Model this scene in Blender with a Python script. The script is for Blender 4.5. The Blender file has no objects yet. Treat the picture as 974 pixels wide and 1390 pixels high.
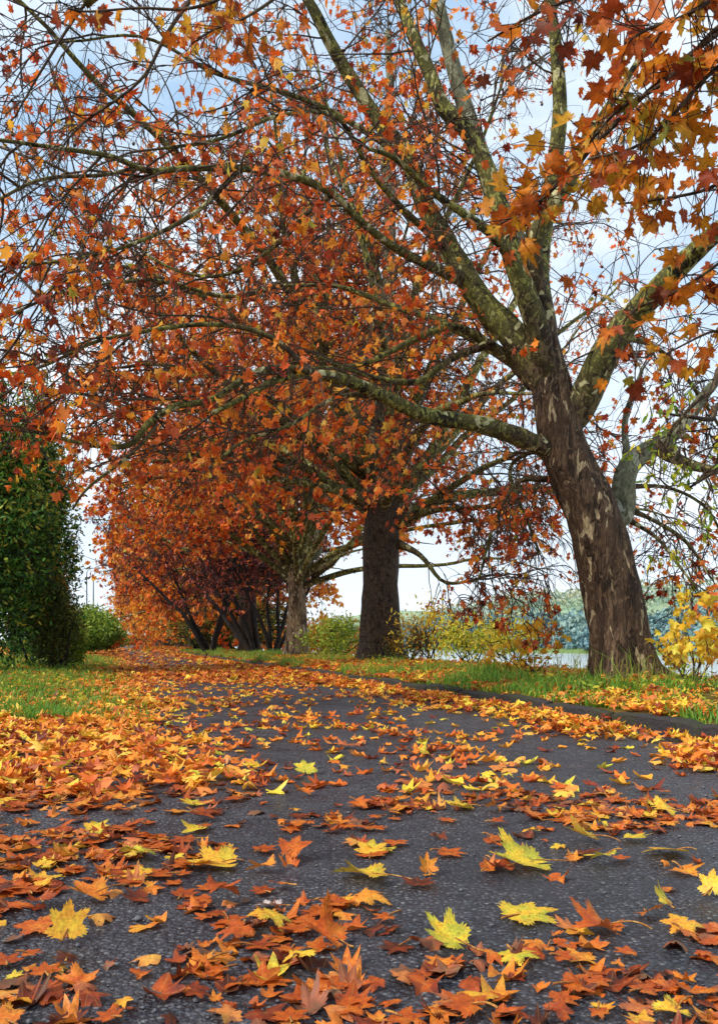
import bpy, math, numpy as np
from mathutils import noise, Vector
C = bpy.context.scene.collection
R = np.random.default_rng(11)
F, H0, V0, U0 = 1100.0, 0.63, 872.0, 487.0      # focal length in photo pixels, eye height, horizon row, centre column
SL = 0.303                                       # the path leans to the left by this much per metre
def P(u, v, d): return np.array([(u-U0)/F*d, d, H0+(V0-v)/F*d])
def cc(x, y): return x+SL*y                      # distance across the path
def smooth(a, b, t):
    t = np.clip((np.asarray(t, float)-a)/(b-a), 0, 1); return t*t*(3-2*t)
def ground_z(x, y):
    x = np.asarray(x, float); y = np.asarray(y, float); c = cc(x, y)
    z = np.where(c > 3.88, .105+.085*smooth(3.9, 6.5, c), 0.0)
    z = np.where(c < 0, .05*smooth(0, -1.2, c)*smooth(5.9, 6.6, y), z)
    z = z-3.2*smooth(6.9, 10.8, c)
    z = z+2.3*smooth(106, 116, c)
    und = .5+.5*np.sin(x*.011+1.3)*np.cos(y*.013+.4)
    z = z+smooth(122, 330, c)*(22+16*und)
    return z
# ------------------------------------------------------------------ mesh helpers
def mesh_np(name, V, Fc, smooth_=False, attrs=None):
    V = np.asarray(V, np.float32); Fc = np.asarray(Fc, np.int32); k = Fc.shape[1]
    me = bpy.data.meshes.new(name)
    me.vertices.add(len(V)); me.vertices.foreach_set('co', V.ravel())
    me.loops.add(Fc.size); me.loops.foreach_set('vertex_index', Fc.ravel())
    me.polygons.add(len(Fc)); me.polygons.foreach_set('loop_start', np.arange(0, Fc.size, k, dtype=np.int32))
    if smooth_: me.polygons.foreach_set('use_smooth', np.ones(len(Fc), bool))
    me.update(calc_edges=True)
    for n, (dom, arr) in (attrs or {}).items():
        a = me.attributes.new(n, 'FLOAT', dom); a.data.foreach_set('value', np.asarray(arr, np.float32))
    return me
def link(name, me, mat, parent=None, loc=None):
    o = bpy.data.objects.new(name, me); C.objects.link(o)
    if mat: me.materials.append(mat)
    if parent is not None: o.parent = parent
    if loc is not None: o.location = tuple(float(t) for t in loc)
    return o
def tag(o, label=None, cat=None, group=None, kind=None):
    if label: o['label'] = label
    if cat: o['category'] = cat
    if group: o['group'] = group
    if kind: o['kind'] = kind
    return o
def thing(name, label, cat, loc, group=None):
    o = bpy.data.objects.new(name, None); C.objects.link(o); o.location = tuple(float(t) for t in loc); o.empty_display_size = .2
    return tag(o, label, cat, group)
def nrm(a): return a/np.maximum(np.linalg.norm(a, axis=-1, keepdims=True), 1e-9)
def tubes(paths, rads, sides):
    """paths (N,K,3), rads (N,K) -> verts, quads"""
    N, K, _ = paths.shape
    t = np.gradient(paths, axis=1); t = nrm(t)
    mean = nrm(paths[:, -1]-paths[:, 0]+1e-6)
    ref = np.where(np.abs(mean[:, 2:3]) > .8, np.array([[1., 0, 0]]), np.array([[0, 0, 1.]]))[:, None, :]
    a = nrm(np.cross(t, np.broadcast_to(ref, t.shape))); b = np.cross(t, a)
    ang = np.arange(sides)*2*np.pi/sides
    ring = a[:, :, None, :]*np.cos(ang)[None, None, :, None]+b[:, :, None, :]*np.sin(ang)[None, None, :, None]
    V = paths[:, :, None, :]+ring*rads[:, :, None, None]
    base = (np.arange(N)*K*sides)[:, None, None]
    i = (np.arange(K-1)*sides)[None, :, None]; j = np.arange(sides)[None, None, :]; j2 = (j+1) % sides
    Q = np.stack([base+i+j, base+i+j2, base+i+sides+j2, base+i+sides+j], -1)
    return V.reshape(-1, 3), Q.reshape(-1, 4)
def spline(pts, n):
    p = np.asarray(pts, float); p = np.vstack([2*p[0]-p[1], p, 2*p[-1]-p[-2]]); m = len(p)-3
    ts = np.linspace(0, m-1e-6, n); i = ts.astype(int); t = (ts-i)[:, None]
    a, b, c, d = p[i], p[i+1], p[i+2], p[i+3]
    return .5*(2*b+(c-a)*t+(2*a-5*b+4*c-d)*t*t+(3*b-a-3*c+d)*t**3)
def lumpy_tube(path, rad, sides, amp=.1, freq=1.6, flare=0.0, z0=0.0, seed=0.):
    V, Q = tubes(path[None], rad[None], sides); K = len(path)
    cen = np.repeat(path, sides, axis=0)
    out = np.empty_like(V)
    for i in range(len(V)):
        v = V[i]; c = cen[i]; q = Vector((v[0]*freq*2.2+seed, v[1]*freq*2.2, v[2]*freq*.55))
        k = 1+amp*noise.noise(q)+amp*.5*noise.noise(q*3.1)
        if flare:
            h = max(0., v[2]-z0); f = math.exp(-h/.32); an = math.atan2(v[1]-c[1], v[0]-c[0])
            k += flare*f*(.55+.45*math.sin(an*5+seed)+.25*math.sin(an*3+2+seed))
        out[i] = c+(v-c)*k
    # end cap
    n0 = len(out)-sides
    V2 = np.vstack([out, path[-1][None]]); cap = [[n0+j, n0+(j+1) % sides, len(out), len(out)] for j in range(sides)]
    return V2, Q, n0
def tube_obj(name, path, rad, mat, parent, sides=14, **kw):
    al = np.concatenate([[0], np.cumsum(np.linalg.norm(np.diff(path, axis=0), axis=1))])
    if name in ('limb', 'branch') and rad[0] > .03: rad = rad*(1+.3*np.exp(-(al/(3.2*rad[0]+.1))**2)) if rad[0] < .15 else rad*(1-.45*np.exp(-(al/.28)**2))
    V, Q, n0 = lumpy_tube(path, rad, sides, **kw)
    me = bpy.data.meshes.new(name)
    caps = [(n0+j, n0+(j+1) % sides, len(V)-1) for j in range(sides)]
    me.from_pydata([tuple(v) for v in V], [], [tuple(int(t) for t in q) for q in Q]+caps)
    me.polygons.foreach_set('use_smooth', np.ones(len(me.polygons), bool))
    at_ = me.attributes.new('along', 'FLOAT', 'POINT'); at_.data.foreach_set('value', np.concatenate([np.repeat(al, sides), al[-1:]]).astype(np.float32))
    return link(name, me, mat, parent)
# ------------------------------------------------------------------ materials
def nt(name):
    m = bpy.data.materials.new(name); m.use_nodes = True; t = m.node_tree; t.nodes.clear(); return m, t
def N_(t, ty, **kw):
    n = t.nodes.new(ty)
    for k, v in kw.items():
        if k in ('operation', 'blend_type', 'data_type', 'attribute_name', 'attribute_type', 'feature', 'distance', 'interpolation_type', 'noise_dimensions'): setattr(n, k, v)
        else: n.inputs[k].default_value = v
    return n
def ramp(t, fac, stops, interp='LINEAR'):
    n = t.nodes.new('ShaderNodeValToRGB'); cr = n.color_ramp; cr.interpolation = interp
    while len(cr.elements) > 1: cr.elements.remove(cr.elements[0])
    cr.elements[0].position = stops[0][0]; cr.elements[0].color = (*stops[0][1], 1)
    for p, c in stops[1:]:
        e = cr.elements.new(p); e.color = (*c, 1)
    t.links.new(fac, n.inputs[0]); return n.outputs[0]
def mixc(t, fac, a, b, blend='MIX'):
    n = t.nodes.new('ShaderNodeMix'); n.data_type = 'RGBA'; n.blend_type = blend
    for s, v in ((0, fac), (6, a), (7, b)):
        if isinstance(v, (int, float)): n.inputs[s].default_value = v
        elif isinstance(v, tuple): n.inputs[s].default_value = (*v, 1)
        else: t.links.new(v, n.inputs[s])
    return n.outputs[2]
def math_(t, op, a, b=0.0, clamp=False):
    n = t.nodes.new('ShaderNodeMath'); n.operation = op; n.use_clamp = clamp
    for s, v in ((0, a), (1, b)):
        if isinstance(v, (int, float)): n.inputs[s].default_value = v
        else: t.links.new(v, n.inputs[s])
    return n.outputs[0]
def noise_(t, vec, scale, detail=4, rough=.55, dist=0.):
    n = t.nodes.new('ShaderNodeTexNoise'); n.inputs['Scale'].default_value = scale; n.inputs['Detail'].default_value = detail
    n.inputs['Roughness'].default_value = rough; n.inputs['Distortion'].default_value = dist
    if vec is not None: t.links.new(vec, n.inputs['Vector'])
    return n.outputs['Fac']
def objco(t, scale=(1, 1, 1)):
    tc = t.nodes.new('ShaderNodeTexCoord'); mp = t.nodes.new('ShaderNodeMapping'); mp.inputs['Scale'].default_value = scale
    t.links.new(tc.outputs['Object'], mp.inputs[0]); return mp.outputs[0]
def bump(t, h, strength, dist):
    b = t.nodes.new('ShaderNodeBump'); b.inputs['Strength'].default_value = strength; b.inputs['Distance'].default_value = dist
    t.links.new(h, b.inputs['Height']); return b.outputs[0]
def principled(t, col, rough=.7, spec=.3, nor=None):
    p = t.nodes.new('ShaderNodeBsdfPrincipled')
    for s, v in (('Base Color', col), ('Roughness', rough)):
        if isinstance(v, tuple): p.inputs[s].default_value = (*v, 1)
        elif isinstance(v, (int, float)): p.inputs[s].default_value = v
        else: t.links.new(v, p.inputs[s])
    p.inputs['Specular IOR Level'].default_value = spec
    if nor is not None: t.links.new(nor, p.inputs['Normal'])
    return p
def out(t, sh):
    o = t.nodes.new('ShaderNodeOutputMaterial'); t.links.new(sh, o.inputs[0])
def leaf_mat(name, stops, trans=.35, rough=.5, spots=.35, vein=False, pale=.35, spec=.3, nscale=30):
    m, t = nt(name)
    at = N_(t, 'ShaderNodeAttribute', attribute_name='tint'); co = objco(t)
    n1 = noise_(t, co, nscale, 3)
    f = math_(t, 'ADD', at.outputs['Fac'], math_(t, 'MULTIPLY', math_(t, 'SUBTRACT', n1, .5), spots), True)
    col = ramp(t, f, stops)
    n2 = noise_(t, co, nscale*2.6, 2)
    col = mixc(t, math_(t, 'MULTIPLY', math_(t, 'GREATER_THAN', n2, .66), .55), col, (.12, .035, .012))
    if vein:
        va = N_(t, 'ShaderNodeAttribute', attribute_name='vein')
        vf = math_(t, 'MULTIPLY', math_(t, 'POWER', va.outputs['Fac'], 5.), .55)
        col = mixc(t, vf, col, mixc(t, .5, col, (.75, .5, .15)))
        ri = N_(t, 'ShaderNodeAttribute', attribute_name='rim'); n3 = noise_(t, co, nscale*.9, 4, .6)
        rf = math_(t, 'MULTIPLY', math_(t, 'POWER', ri.outputs['Fac'], 2.5), ramp(t, n3, [(.42, (0, 0, 0)), (.62, (1, 1, 1))]))
        col = mixc(t, math_(t, 'MULTIPLY', rf, .75), col, mixc(t, .35, (.10, .02, .008), col))
        n4 = noise_(t, co, nscale*6, 2); col = mixc(t, math_(t, 'MULTIPLY', ramp(t, n4, [(.35, (0, 0, 0)), (.75, (1, 1, 1))]), .5), col, (.13, .03, .012))
    g = t.nodes.new('ShaderNodeNewGeometry')
    back = mixc(t, .5, col, (.62, .36, .2))
    col2 = mixc(t, math_(t, 'MULTIPLY', g.outputs['Backfacing'], pale), col, back)
    p = principled(t, col2, rough, spec)
    tr = t.nodes.new('ShaderNodeBsdfTranslucent'); t.links.new(col, tr.inputs[0])
    mx = t.nodes.new('ShaderNodeMixShader'); mx.inputs[0].default_value = trans
    t.links.new(p.outputs[0], mx.inputs[1]); t.links.new(tr.outputs[0], mx.inputs[2]); out(t, mx.outputs[0]); return m
GROUND_STOPS = [(0, (.07, .02, .012)), (.14, (.28, .04, .012)), (.34, (.64, .12, .014)), (.55, (.86, .27, .03)), (.74, (.94, .46, .04)), (.88, (.92, .64, .05)), (1, (.62, .62, .06))]
CANOPY_STOPS = [(0, (.10, .02, .014)), (.15, (.36, .04, .016)), (.4, (.80, .13, .018)), (.62, (.93, .28, .03)), (.85, (.95, .52, .05)), (1, (.45, .42, .05))]
M = {}
M['ground_leaf'] = leaf_mat('dry fallen leaf', GROUND_STOPS, .25, .45, .3, nscale=22, spec=.35)
M['hero_leaf'] = leaf_mat('wet maple leaf', GROUND_STOPS, .22, .48, .75, vein=True, nscale=28, spec=.25)
M['canopy'] = leaf_mat('autumn canopy leaf', CANOPY_STOPS, .42, .55, .2, nscale=9, spec=.2)
M['near_canopy'] = leaf_mat('overhanging leaf', [(0, (.10, .016, .007)), (.3, (.42, .06, .01)), (.55, (.80, .22, .015)), (.8, (.72, .40, .025)), (1, (.30, .33, .04))], .45, .5, .3, vein=True, nscale=14, spec=.2, pale=.1)
def green_mat(name, stops, trans=.3, nscale=6): return leaf_mat(name, stops, trans, .5, .25, nscale=nscale, pale=.0)
M['evergreen'] = green_mat('evergreen leaf', [(0, (.014, .04, .012)), (.4, (.045, .15, .025)), (.75, (.15, .34, .04)), (1, (.5, .45, .06))])
M['brown_bush'] = green_mat('browning leaf', [(0, (.03, .05, .012)), (.5, (.11, .16, .025)), (.8, (.26, .22, .04)), (1, (.5, .22, .03))])
M['green_bush'] = green_mat('light green leaf', [(0, (.05, .10, .012)), (.5, (.16, .30, .03)), (1, (.42, .48, .05))])
M['plum'] = green_mat('dark plum leaf', [(0, (.06, .02, .03)), (.4, (.17, .045, .05)), (.65, (.42, .08, .04)), (1, (.85, .22, .03))])
M['yellow_leaf'] = green_mat('yellow leaf', [(0, (.5, .2, .02)), (.5, (.85, .5, .03)), (1, (.8, .7, .08))], .4)
M['ash_leaf'] = green_mat('yellow green leaflet', [(0, (.07, .17, .02)), (.5, (.30, .44, .04)), (1, (.8, .62, .05))], .45)
M['far_wood'] = green_mat('haze tinted far leaf', [(0, (.10, .20, .25)), (.4, (.17, .29, .29)), (.75, (.32, .42, .30)), (1, (.48, .46, .28))], .1, .2)  # bluish distance haze is painted into these leaf colours
M['grass'] = green_mat('grass blade', [(0, (.06, .13, .02)), (.5, (.13, .32, .03)), (.9, (.30, .42, .05)), (1, (.5, .36, .12))], .35, 3)
def bark(name, dark, mid, light, pale, zs=1., scale=3., bs=.02, fiss=0., bp=.0, base=None):
    m, t = nt(name); co = objco(t, (1, 1, zs))
    a = noise_(t, co, scale, 5, .6, .6); b = noise_(t, co, scale*2.3, 4, .6, 1.2); c = noise_(t, co, scale*9, 4)
    col = mixc(t, ramp(t, a, [(.40, (0, 0, 0)), (.50, (1, 1, 1))]), dark, mid)
    col = mixc(t, ramp(t, b, [(.53, (0, 0, 0)), (.57, (1, 1, 1))]), col, light)
    d = noise_(t, co, scale*1.3, 3, .5, .9)
    pf = ramp(t, d, [(.63-bp, (0, 0, 0)), (.655-bp, (1, 1, 1))])
    col = mixc(t, pf, col, pale)
    col = mixc(t, math_(t, 'MULTIPLY', ramp(t, c, [(.35, (1, 1, 1)), (.55, (0, 0, 0))]), .55), col, (.02, .015, .01))
    if base:
        al = N_(t, 'ShaderNodeAttribute', attribute_name='along'); e = math_(t, 'ADD', al.outputs['Fac'], math_(t, 'MULTIPLY', math_(t, 'SUBTRACT', a, .5), 2.6))
        mr = t.nodes.new('ShaderNodeMapRange'); mr.inputs[1].default_value = base[1]; mr.inputs[2].default_value = base[2]; t.links.new(e, mr.inputs[0])
        col = mixc(t, mr.outputs[0], mixc(t, pf, mixc(t, ramp(t, b, [(.46, (0, 0, 0)), (.54, (1, 1, 1))]), tuple(x*.55 for x in base[0]), tuple(x*2.0 for x in base[0])), pale), col)
    h = math_(t, 'ADD', math_(t, 'MULTIPLY', b, .6), math_(t, 'MULTIPLY', c, .5))
    h = math_(t, 'SUBTRACT', h, math_(t, 'MULTIPLY', pf, .25))
    if fiss:
        w = N_(t, 'ShaderNodeTexVoronoi', feature='DISTANCE_TO_EDGE'); mp = objco(t, (1, 1, .22)); w.inputs['Scale'].default_value = 11.
        vm = t.nodes.new('ShaderNodeVectorMath'); vm.operation = 'ADD'
        nn = t.nodes.new('ShaderNodeTexNoise'); nn.inputs['Scale'].default_value = 5.; t.links.new(mp, nn.inputs['Vector'])
        sc = t.nodes.new('ShaderNodeVectorMath'); sc.operation = 'SCALE'; sc.inputs['Scale'].default_value = .25; t.links.new(nn.outputs['Color'], sc.inputs[0])
        t.links.new(mp, vm.inputs[0]); t.links.new(sc.outputs[0], vm.inputs[1]); t.links.new(vm.outputs[0], w.inputs['Vector'])
        e = ramp(t, w.outputs['Distance'], [(0, (0, 0, 0)), (.12, (1, 1, 1))])
        col = mixc(t, math_(t, 'MULTIPLY', math_(t, 'SUBTRACT', 1., e), fiss), col, (.015, .01, .008))
        h = math_(t, 'ADD', h, math_(t, 'MULTIPLY', e, .5))
    out(t, principled(t, col, .8, .2, bump(t, h, 1., bs)).outputs[0]); return m
M['trunk'] = bark('scaly brown bark', (.035, .020, .012), (.095, .055, .032), (.17, .105, .06), (.46, .35, .2), .3, 6.5, .03, .12, .02)
M['trunk_plain'] = bark('rough grey brown bark', (.04, .026, .018), (.10, .066, .043), (.16, .11, .07), (.24, .18, .12), .6, 9, .05, .3, -.03)
M['limb'] = bark('mottled olive bark', (.016, .013, .007), (.105, .098, .026), (.28, .27, .065), (.50, .47, .24), .7, 5.2, .02, 0, .02, base=((.066, .043, .026), .05, 1.35))
M['limb_pale'] = bark('pale flaking bark', (.05, .05, .03), (.17, .17, .10), (.26, .26, .16), (.42, .42, .31), .5, 4, .02, 0, .05)
M['trunk_pale'] = bark('peeling tan bark', (.06, .035, .022), (.27, .18, .10), (.38, .28, .16), (.5, .4, .25), .35, 4, .04, .25, .03)
M['dark_bark'] = bark('dark shrub bark', (.010, .008, .008), (.022, .018, .016), (.035, .03, .025), (.05, .045, .035), .6, 6, .02)
M['twig'] = bark('twig bark', (.03, .018, .014), (.075, .048, .032), (.12, .085, .045), (.14, .11, .06), 1, 5, .002)
M['stalk'] = bark('leaf stalk', (.3, .1, .03), (.4, .16, .04), (.5, .25, .06), (.5, .3, .1), 1, 20, .001)
def simple(name, col, rough=.6, nscale=8, var=.35, bs=.01):
    m, t = nt(name); n = noise_(t, objco(t), nscale, 5)
    c = mixc(t, n, tuple(x*(1-var) for x in col), tuple(min(1, x*(1+var)) for x in col))
    out(t, principled(t, c, rough, .3, bump(t, n, .6, bs)).outputs[0]); return m
M['metal'] = simple('weathered grey metal', (.16, .18, .2), .5)
M['lens'] = simple('lamp lens', (.5, .5, .48), .3)
def kerb_mat():
    m, t = nt('mossy kerb stone'); co = objco(t); a = noise_(t, co, 3, 5); b = noise_(t, co, 40, 4)
    c = mixc(t, ramp(t, a, [(.45, (0, 0, 0)), (.6, (1, 1, 1))]), (.028, .025, .026), (.03, .035, .014))
    c = mixc(t, math_(t, 'MULTIPLY', b, .5), c, (.08, .07, .07)); out(t, principled(t, c, .85, .2, bump(t, b, 1., .02)).outputs[0]); return m
M['kerb'] = kerb_mat()
def asphalt_mat():
    m, t = nt('wet asphalt'); co = objco(t)
    v = N_(t, 'ShaderNodeTexVoronoi', Scale=85.); t.links.new(co, v.inputs['Vector'])
    v2 = N_(t, 'ShaderNodeTexVoronoi', Scale=190.); t.links.new(co, v2.inputs['Vector'])
    big = noise_(t, co, .9, 5, .6); mid = noise_(t, co, 6, 5, .65); fine = noise_(t, co, 150, 3)
    rnd = t.nodes.new('ShaderNodeSeparateColor'); t.links.new(v.outputs['Color'], rnd.inputs[0])
    stone = ramp(t, rnd.outputs[0], [(0, (.028, .032, .044)), (.55, (.07, .077, .10)), (.85, (.14, .145, .165)), (.97, (.26, .26, .26))])
    c = mixc(t, ramp(t, v.outputs['Distance'], [(.25, (0, 0, 0)), (.6, (1, 1, 1))]), stone, (.014, .014, .018))
    c = mixc(t, math_(t, 'MULTIPLY', ramp(t, mid, [(.42, (0, 0, 0)), (.66, (1, 1, 1))]), .5), c, (.075, .066, .07))
    c = mixc(t, math_(t, 'MULTIPLY', ramp(t, big, [(.35, (1, 1, 1)), (.6, (0, 0, 0))]), .55), c, (.02, .02, .026))
    ck = N_(t, 'ShaderNodeTexVoronoi', feature='DISTANCE_TO_EDGE', Scale=.55); va = t.nodes.new('ShaderNodeVectorMath'); va.operation = 'ADD'
    wn = t.nodes.new('ShaderNodeTexNoise'); wn.inputs['Scale'].default_value = 2.2; wn.inputs['Detail'].default_value = 6; t.links.new(co, wn.inputs['Vector'])
    t.links.new(co, va.inputs[0]); t.links.new(wn.outputs['Color'], va.inputs[1]); t.links.new(va.outputs[0], ck.inputs['Vector'])
    cr = ramp(t, ck.outputs['Distance'], [(0, (1, 1, 1)), (.006, (0, 0, 0))]); c = mixc(t, math_(t, 'MULTIPLY', cr, .8), c, (.006, .006, .008))
    st = noise_(t, co, 2.6, 6, .7); c = mixc(t, math_(t, 'MULTIPLY', ramp(t, st, [(.52, (0, 0, 0)), (.6, (1, 1, 1))]), .45), c, (.012, .013, .018))
    r = ramp(t, mid, [(.35, (.28, .28, .28)), (.65, (.62, .62, .62))])
    h = math_(t, 'ADD', math_(t, 'MULTIPLY', v.outputs['Distance'], -.9), math_(t, 'MULTIPLY', v2.outputs['Distance'], -.4))
    h = math_(t, 'ADD', h, math_(t, 'MULTIPLY', mid, 1.6))
    out(t, principled(t, c, r, .5, bump(t, h, 1., .007)).outputs[0]); return m
M['asphalt'] = asphalt_mat()
def ground_mat():
    m, t = nt('soil and turf'); co = objco(t); a = noise_(t, co, 1.1, 5); b = noise_(t, co, 14, 5)
    near = mixc(t, ramp(t, a, [(.42, (0, 0, 0)), (.58, (1, 1, 1))]), (.07, .045, .02), (.07, .11, .02))
    near = mixc(t, b, near, (.16, .06, .015))
    far = mixc(t, noise_(t, co, .02, 6, .7), (.14, .30, .22), (.42, .46, .26))  # hillside colours with the distance haze mixed in
    sx = t.nodes.new('ShaderNodeSeparateXYZ'); tc = t.nodes.new('ShaderNodeTexCoord'); t.links.new(tc.outputs['Object'], sx.inputs[0])
    c = math_(t, 'ADD', sx.outputs[0], math_(t, 'MULTIPLY', sx.outputs[1], SL))
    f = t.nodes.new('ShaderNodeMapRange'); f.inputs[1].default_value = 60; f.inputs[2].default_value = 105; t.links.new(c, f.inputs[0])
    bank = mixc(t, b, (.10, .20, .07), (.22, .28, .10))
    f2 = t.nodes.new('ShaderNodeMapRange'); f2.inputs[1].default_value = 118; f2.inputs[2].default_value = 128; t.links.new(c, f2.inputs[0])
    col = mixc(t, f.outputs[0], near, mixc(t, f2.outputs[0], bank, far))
    out(t, principled(t, col, .95, .1, bump(t, b, .8, .03)).outputs[0]); return m
M['ground'] = ground_mat()
def water_mat():
    m, t = nt('river water'); co = objco(t, (1, .5, 1)); n = noise_(t, co, 1.4, 6, .6)
    out(t, principled(t, (.7, .76, .8), .14, .9, bump(t, n, .5, .12)).outputs[0]); return m
M['water'] = water_mat()
# ------------------------------------------------------------------ leaf shapes
KEY = [(0, 1.), (23, .56), (46, .93), (73, .50), (100, .72), (138, .42), (163, .38), (180, .12)]
def outline(detail, rg):
    k = [(a, r*(1+rg.uniform(-.09, .09))) for a, r in KEY]; k += [(360-a, r*(1+rg.uniform(-.09, .09))) for a, r in KEY[-2:0:-1]]
    pts = []; n = len(k)
    for i in range(n):
        a0, r0 = math.radians(k[i][0]), k[i][1]; a1, r1 = math.radians(k[(i+1) % n][0]+(360 if i == n-1 else 0)), k[(i+1) % n][1]
        p0 = np.array([math.sin(a0)*r0, math.cos(a0)*r0]); p1 = np.array([math.sin(a1)*r1, math.cos(a1)*r1])
        pts.append((*p0, 1. if i % 2 == 0 and i != 7 else 0.))
        if detail >= 2:
            big = max(r0, r1) > .55
            for t_, s in ((.2, .02), (.33, .10), (.42, -.035), (.6, .10), (.70, -.035)) if big else ((.35, .05), (.55, -.03)):
                q = p0+(p1-p0)*t_; q = q*(1+s/np.linalg.norm(q)*1.1)
                pts.append((*q, 0.))
        elif detail == 1 and max(r0, r1) > .6:
            q = p0+(p1-p0)*.5; q *= 1.06; pts.append((*q, 0.))
    return np.array(pts)
def leaf_template(detail, rings, rg, curl=1.):
    o = outline(detail, rg); n = len(o); S = 1/1.45
    V = [[0, 0, 0]]; ve = [1.]; Fc = []; rim = [0.]
    for r in range(1, rings+1):
        for x, y, v in o: V.append([x*r/rings, y*r/rings, 0]); ve.append(v if v else 0.); rim.append(r/rings)
    for j in range(n):
        Fc.append([0, 1+j, 1+(j+1) % n])
        for r in range(1, rings):
            a = 1+(r-1)*n; b = a+n; j2 = (j+1) % n
            Fc.append([a+j, b+j, b+j2]); Fc.append([a+j, b+j2, a+j2])
    V = np.array(V, float); x, y = V[:, 0], V[:, 1]; r2 = x*x+y*y; th = np.arctan2(x, y)
    p = rg.uniform(0, 6.28, 4)
    z = curl*(rg.normal(.05, .2)*r2+rg.normal(0, .13)*r2*np.sin(2*th+p[0])+rg.normal(0, .16)*r2*np.sin(3*th+p[1])+rg.normal(0, .07)*r2*np.sin(5*th+p[2])+rg.uniform(.02, .28)*np.abs(x)+rg.normal(0, .2)*y*np.abs(y))
    z = z-z.mean(); V[:, 2] = z; V[:, 0] *= 1-.22*curl*min(1, abs(z).max()*1.5)
    return V*S, np.array(Fc)[:, ::-1], np.array(ve), np.array(rim)
rg = np.random.default_rng(5)
T_FAR = [leaf_template(0, 1, rg, 1.8) for _ in range(8)]
T_MID = [leaf_template(1, 2, rg, 1.4) for _ in range(12)]
T_NEAR = [leaf_template(2, 3, rg, 1.) for _ in range(10)]
def leaflet_template():
    V = np.array([[0, 0, 0], [.18, .35, .04], [.13, .75, .02], [0, 1, -.05], [-.13, .75, .02], [-.18, .35, .04], [0, .5, -.03]], float)
    return V, np.array([[0, 1, 6], [1, 2, 6], [2, 3, 6], [3, 4, 6], [4, 5, 6], [5, 0, 6]])[:, ::-1], np.zeros(7), np.zeros(7)
T_SMALL = [leaflet_template()]
def frames(yd, nd):
    y = nrm(yd); x = nrm(np.cross(y, nd)); z = np.cross(x, y); return np.stack([x, y, z], -1)
def scatter(name, temps, pos, Rm, sc, tint, mat, parent=None, kind=None, vein=False):
    pos = np.asarray(pos, float); N = len(pos); pick = np.random.default_rng(N).integers(0, len(temps), N)
    Vs, Fs, Ts, Ve, Ri, off = [], [], [], [], [], 0
    for k, (tv, tf, tn, tr_) in enumerate(temps):
        idx = np.nonzero(pick == k)[0]
        if not len(idx): continue
        v = np.einsum('nij,vj->nvi', Rm[idx], tv)*np.asarray(sc)[idx][:, None, None]+pos[idx][:, None, :]
        f = tf[None]+(np.arange(len(idx))*len(tv))[:, None, None]+off
        Vs.append(v.reshape(-1, 3)); Fs.append(f.reshape(-1, 3)); Ts.append(np.repeat(np.asarray(tint)[idx], len(tf))); Ve.append(np.tile(tn, len(idx))); Ri.append(np.tile(tr_, len(idx)))
        off += len(idx)*len(tv)
    at = {'tint': ('FACE', np.concatenate(Ts))}
    if vein: at['vein'] = ('POINT', np.concatenate(Ve)); at['rim'] = ('POINT', np.concatenate(Ri))
    me = mesh_np(name, np.vstack(Vs), np.vstack(Fs), True, at)
    o = link(name, me, mat, parent)
    if kind: o['kind'] = kind
    return o
def hang_frames(n, rg, down=1.):
    yd = rg.normal(0, 1, (n, 3)); yd[:, 2] -= down*1.2
    return frames(yd, rg.normal(0, 1, (n, 3)))
def flat_frames(n, rg, tilt):
    a = rg.uniform(0, 6.283, n); yd = np.stack([np.cos(a), np.sin(a), rg.normal(0, 1, n)*tilt], -1)
    nd = rg.normal(0, 1, (n, 3))*np.reshape(tilt, (-1, 1) if np.ndim(tilt) else (1,)); nd[:, 2] += np.where(rg.random(n) < .75, 1, -1)
    y = nrm(yd); x = nrm(np.cross(y, nd)); return np.stack([x, y, np.cross(x, y)], -1)
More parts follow.
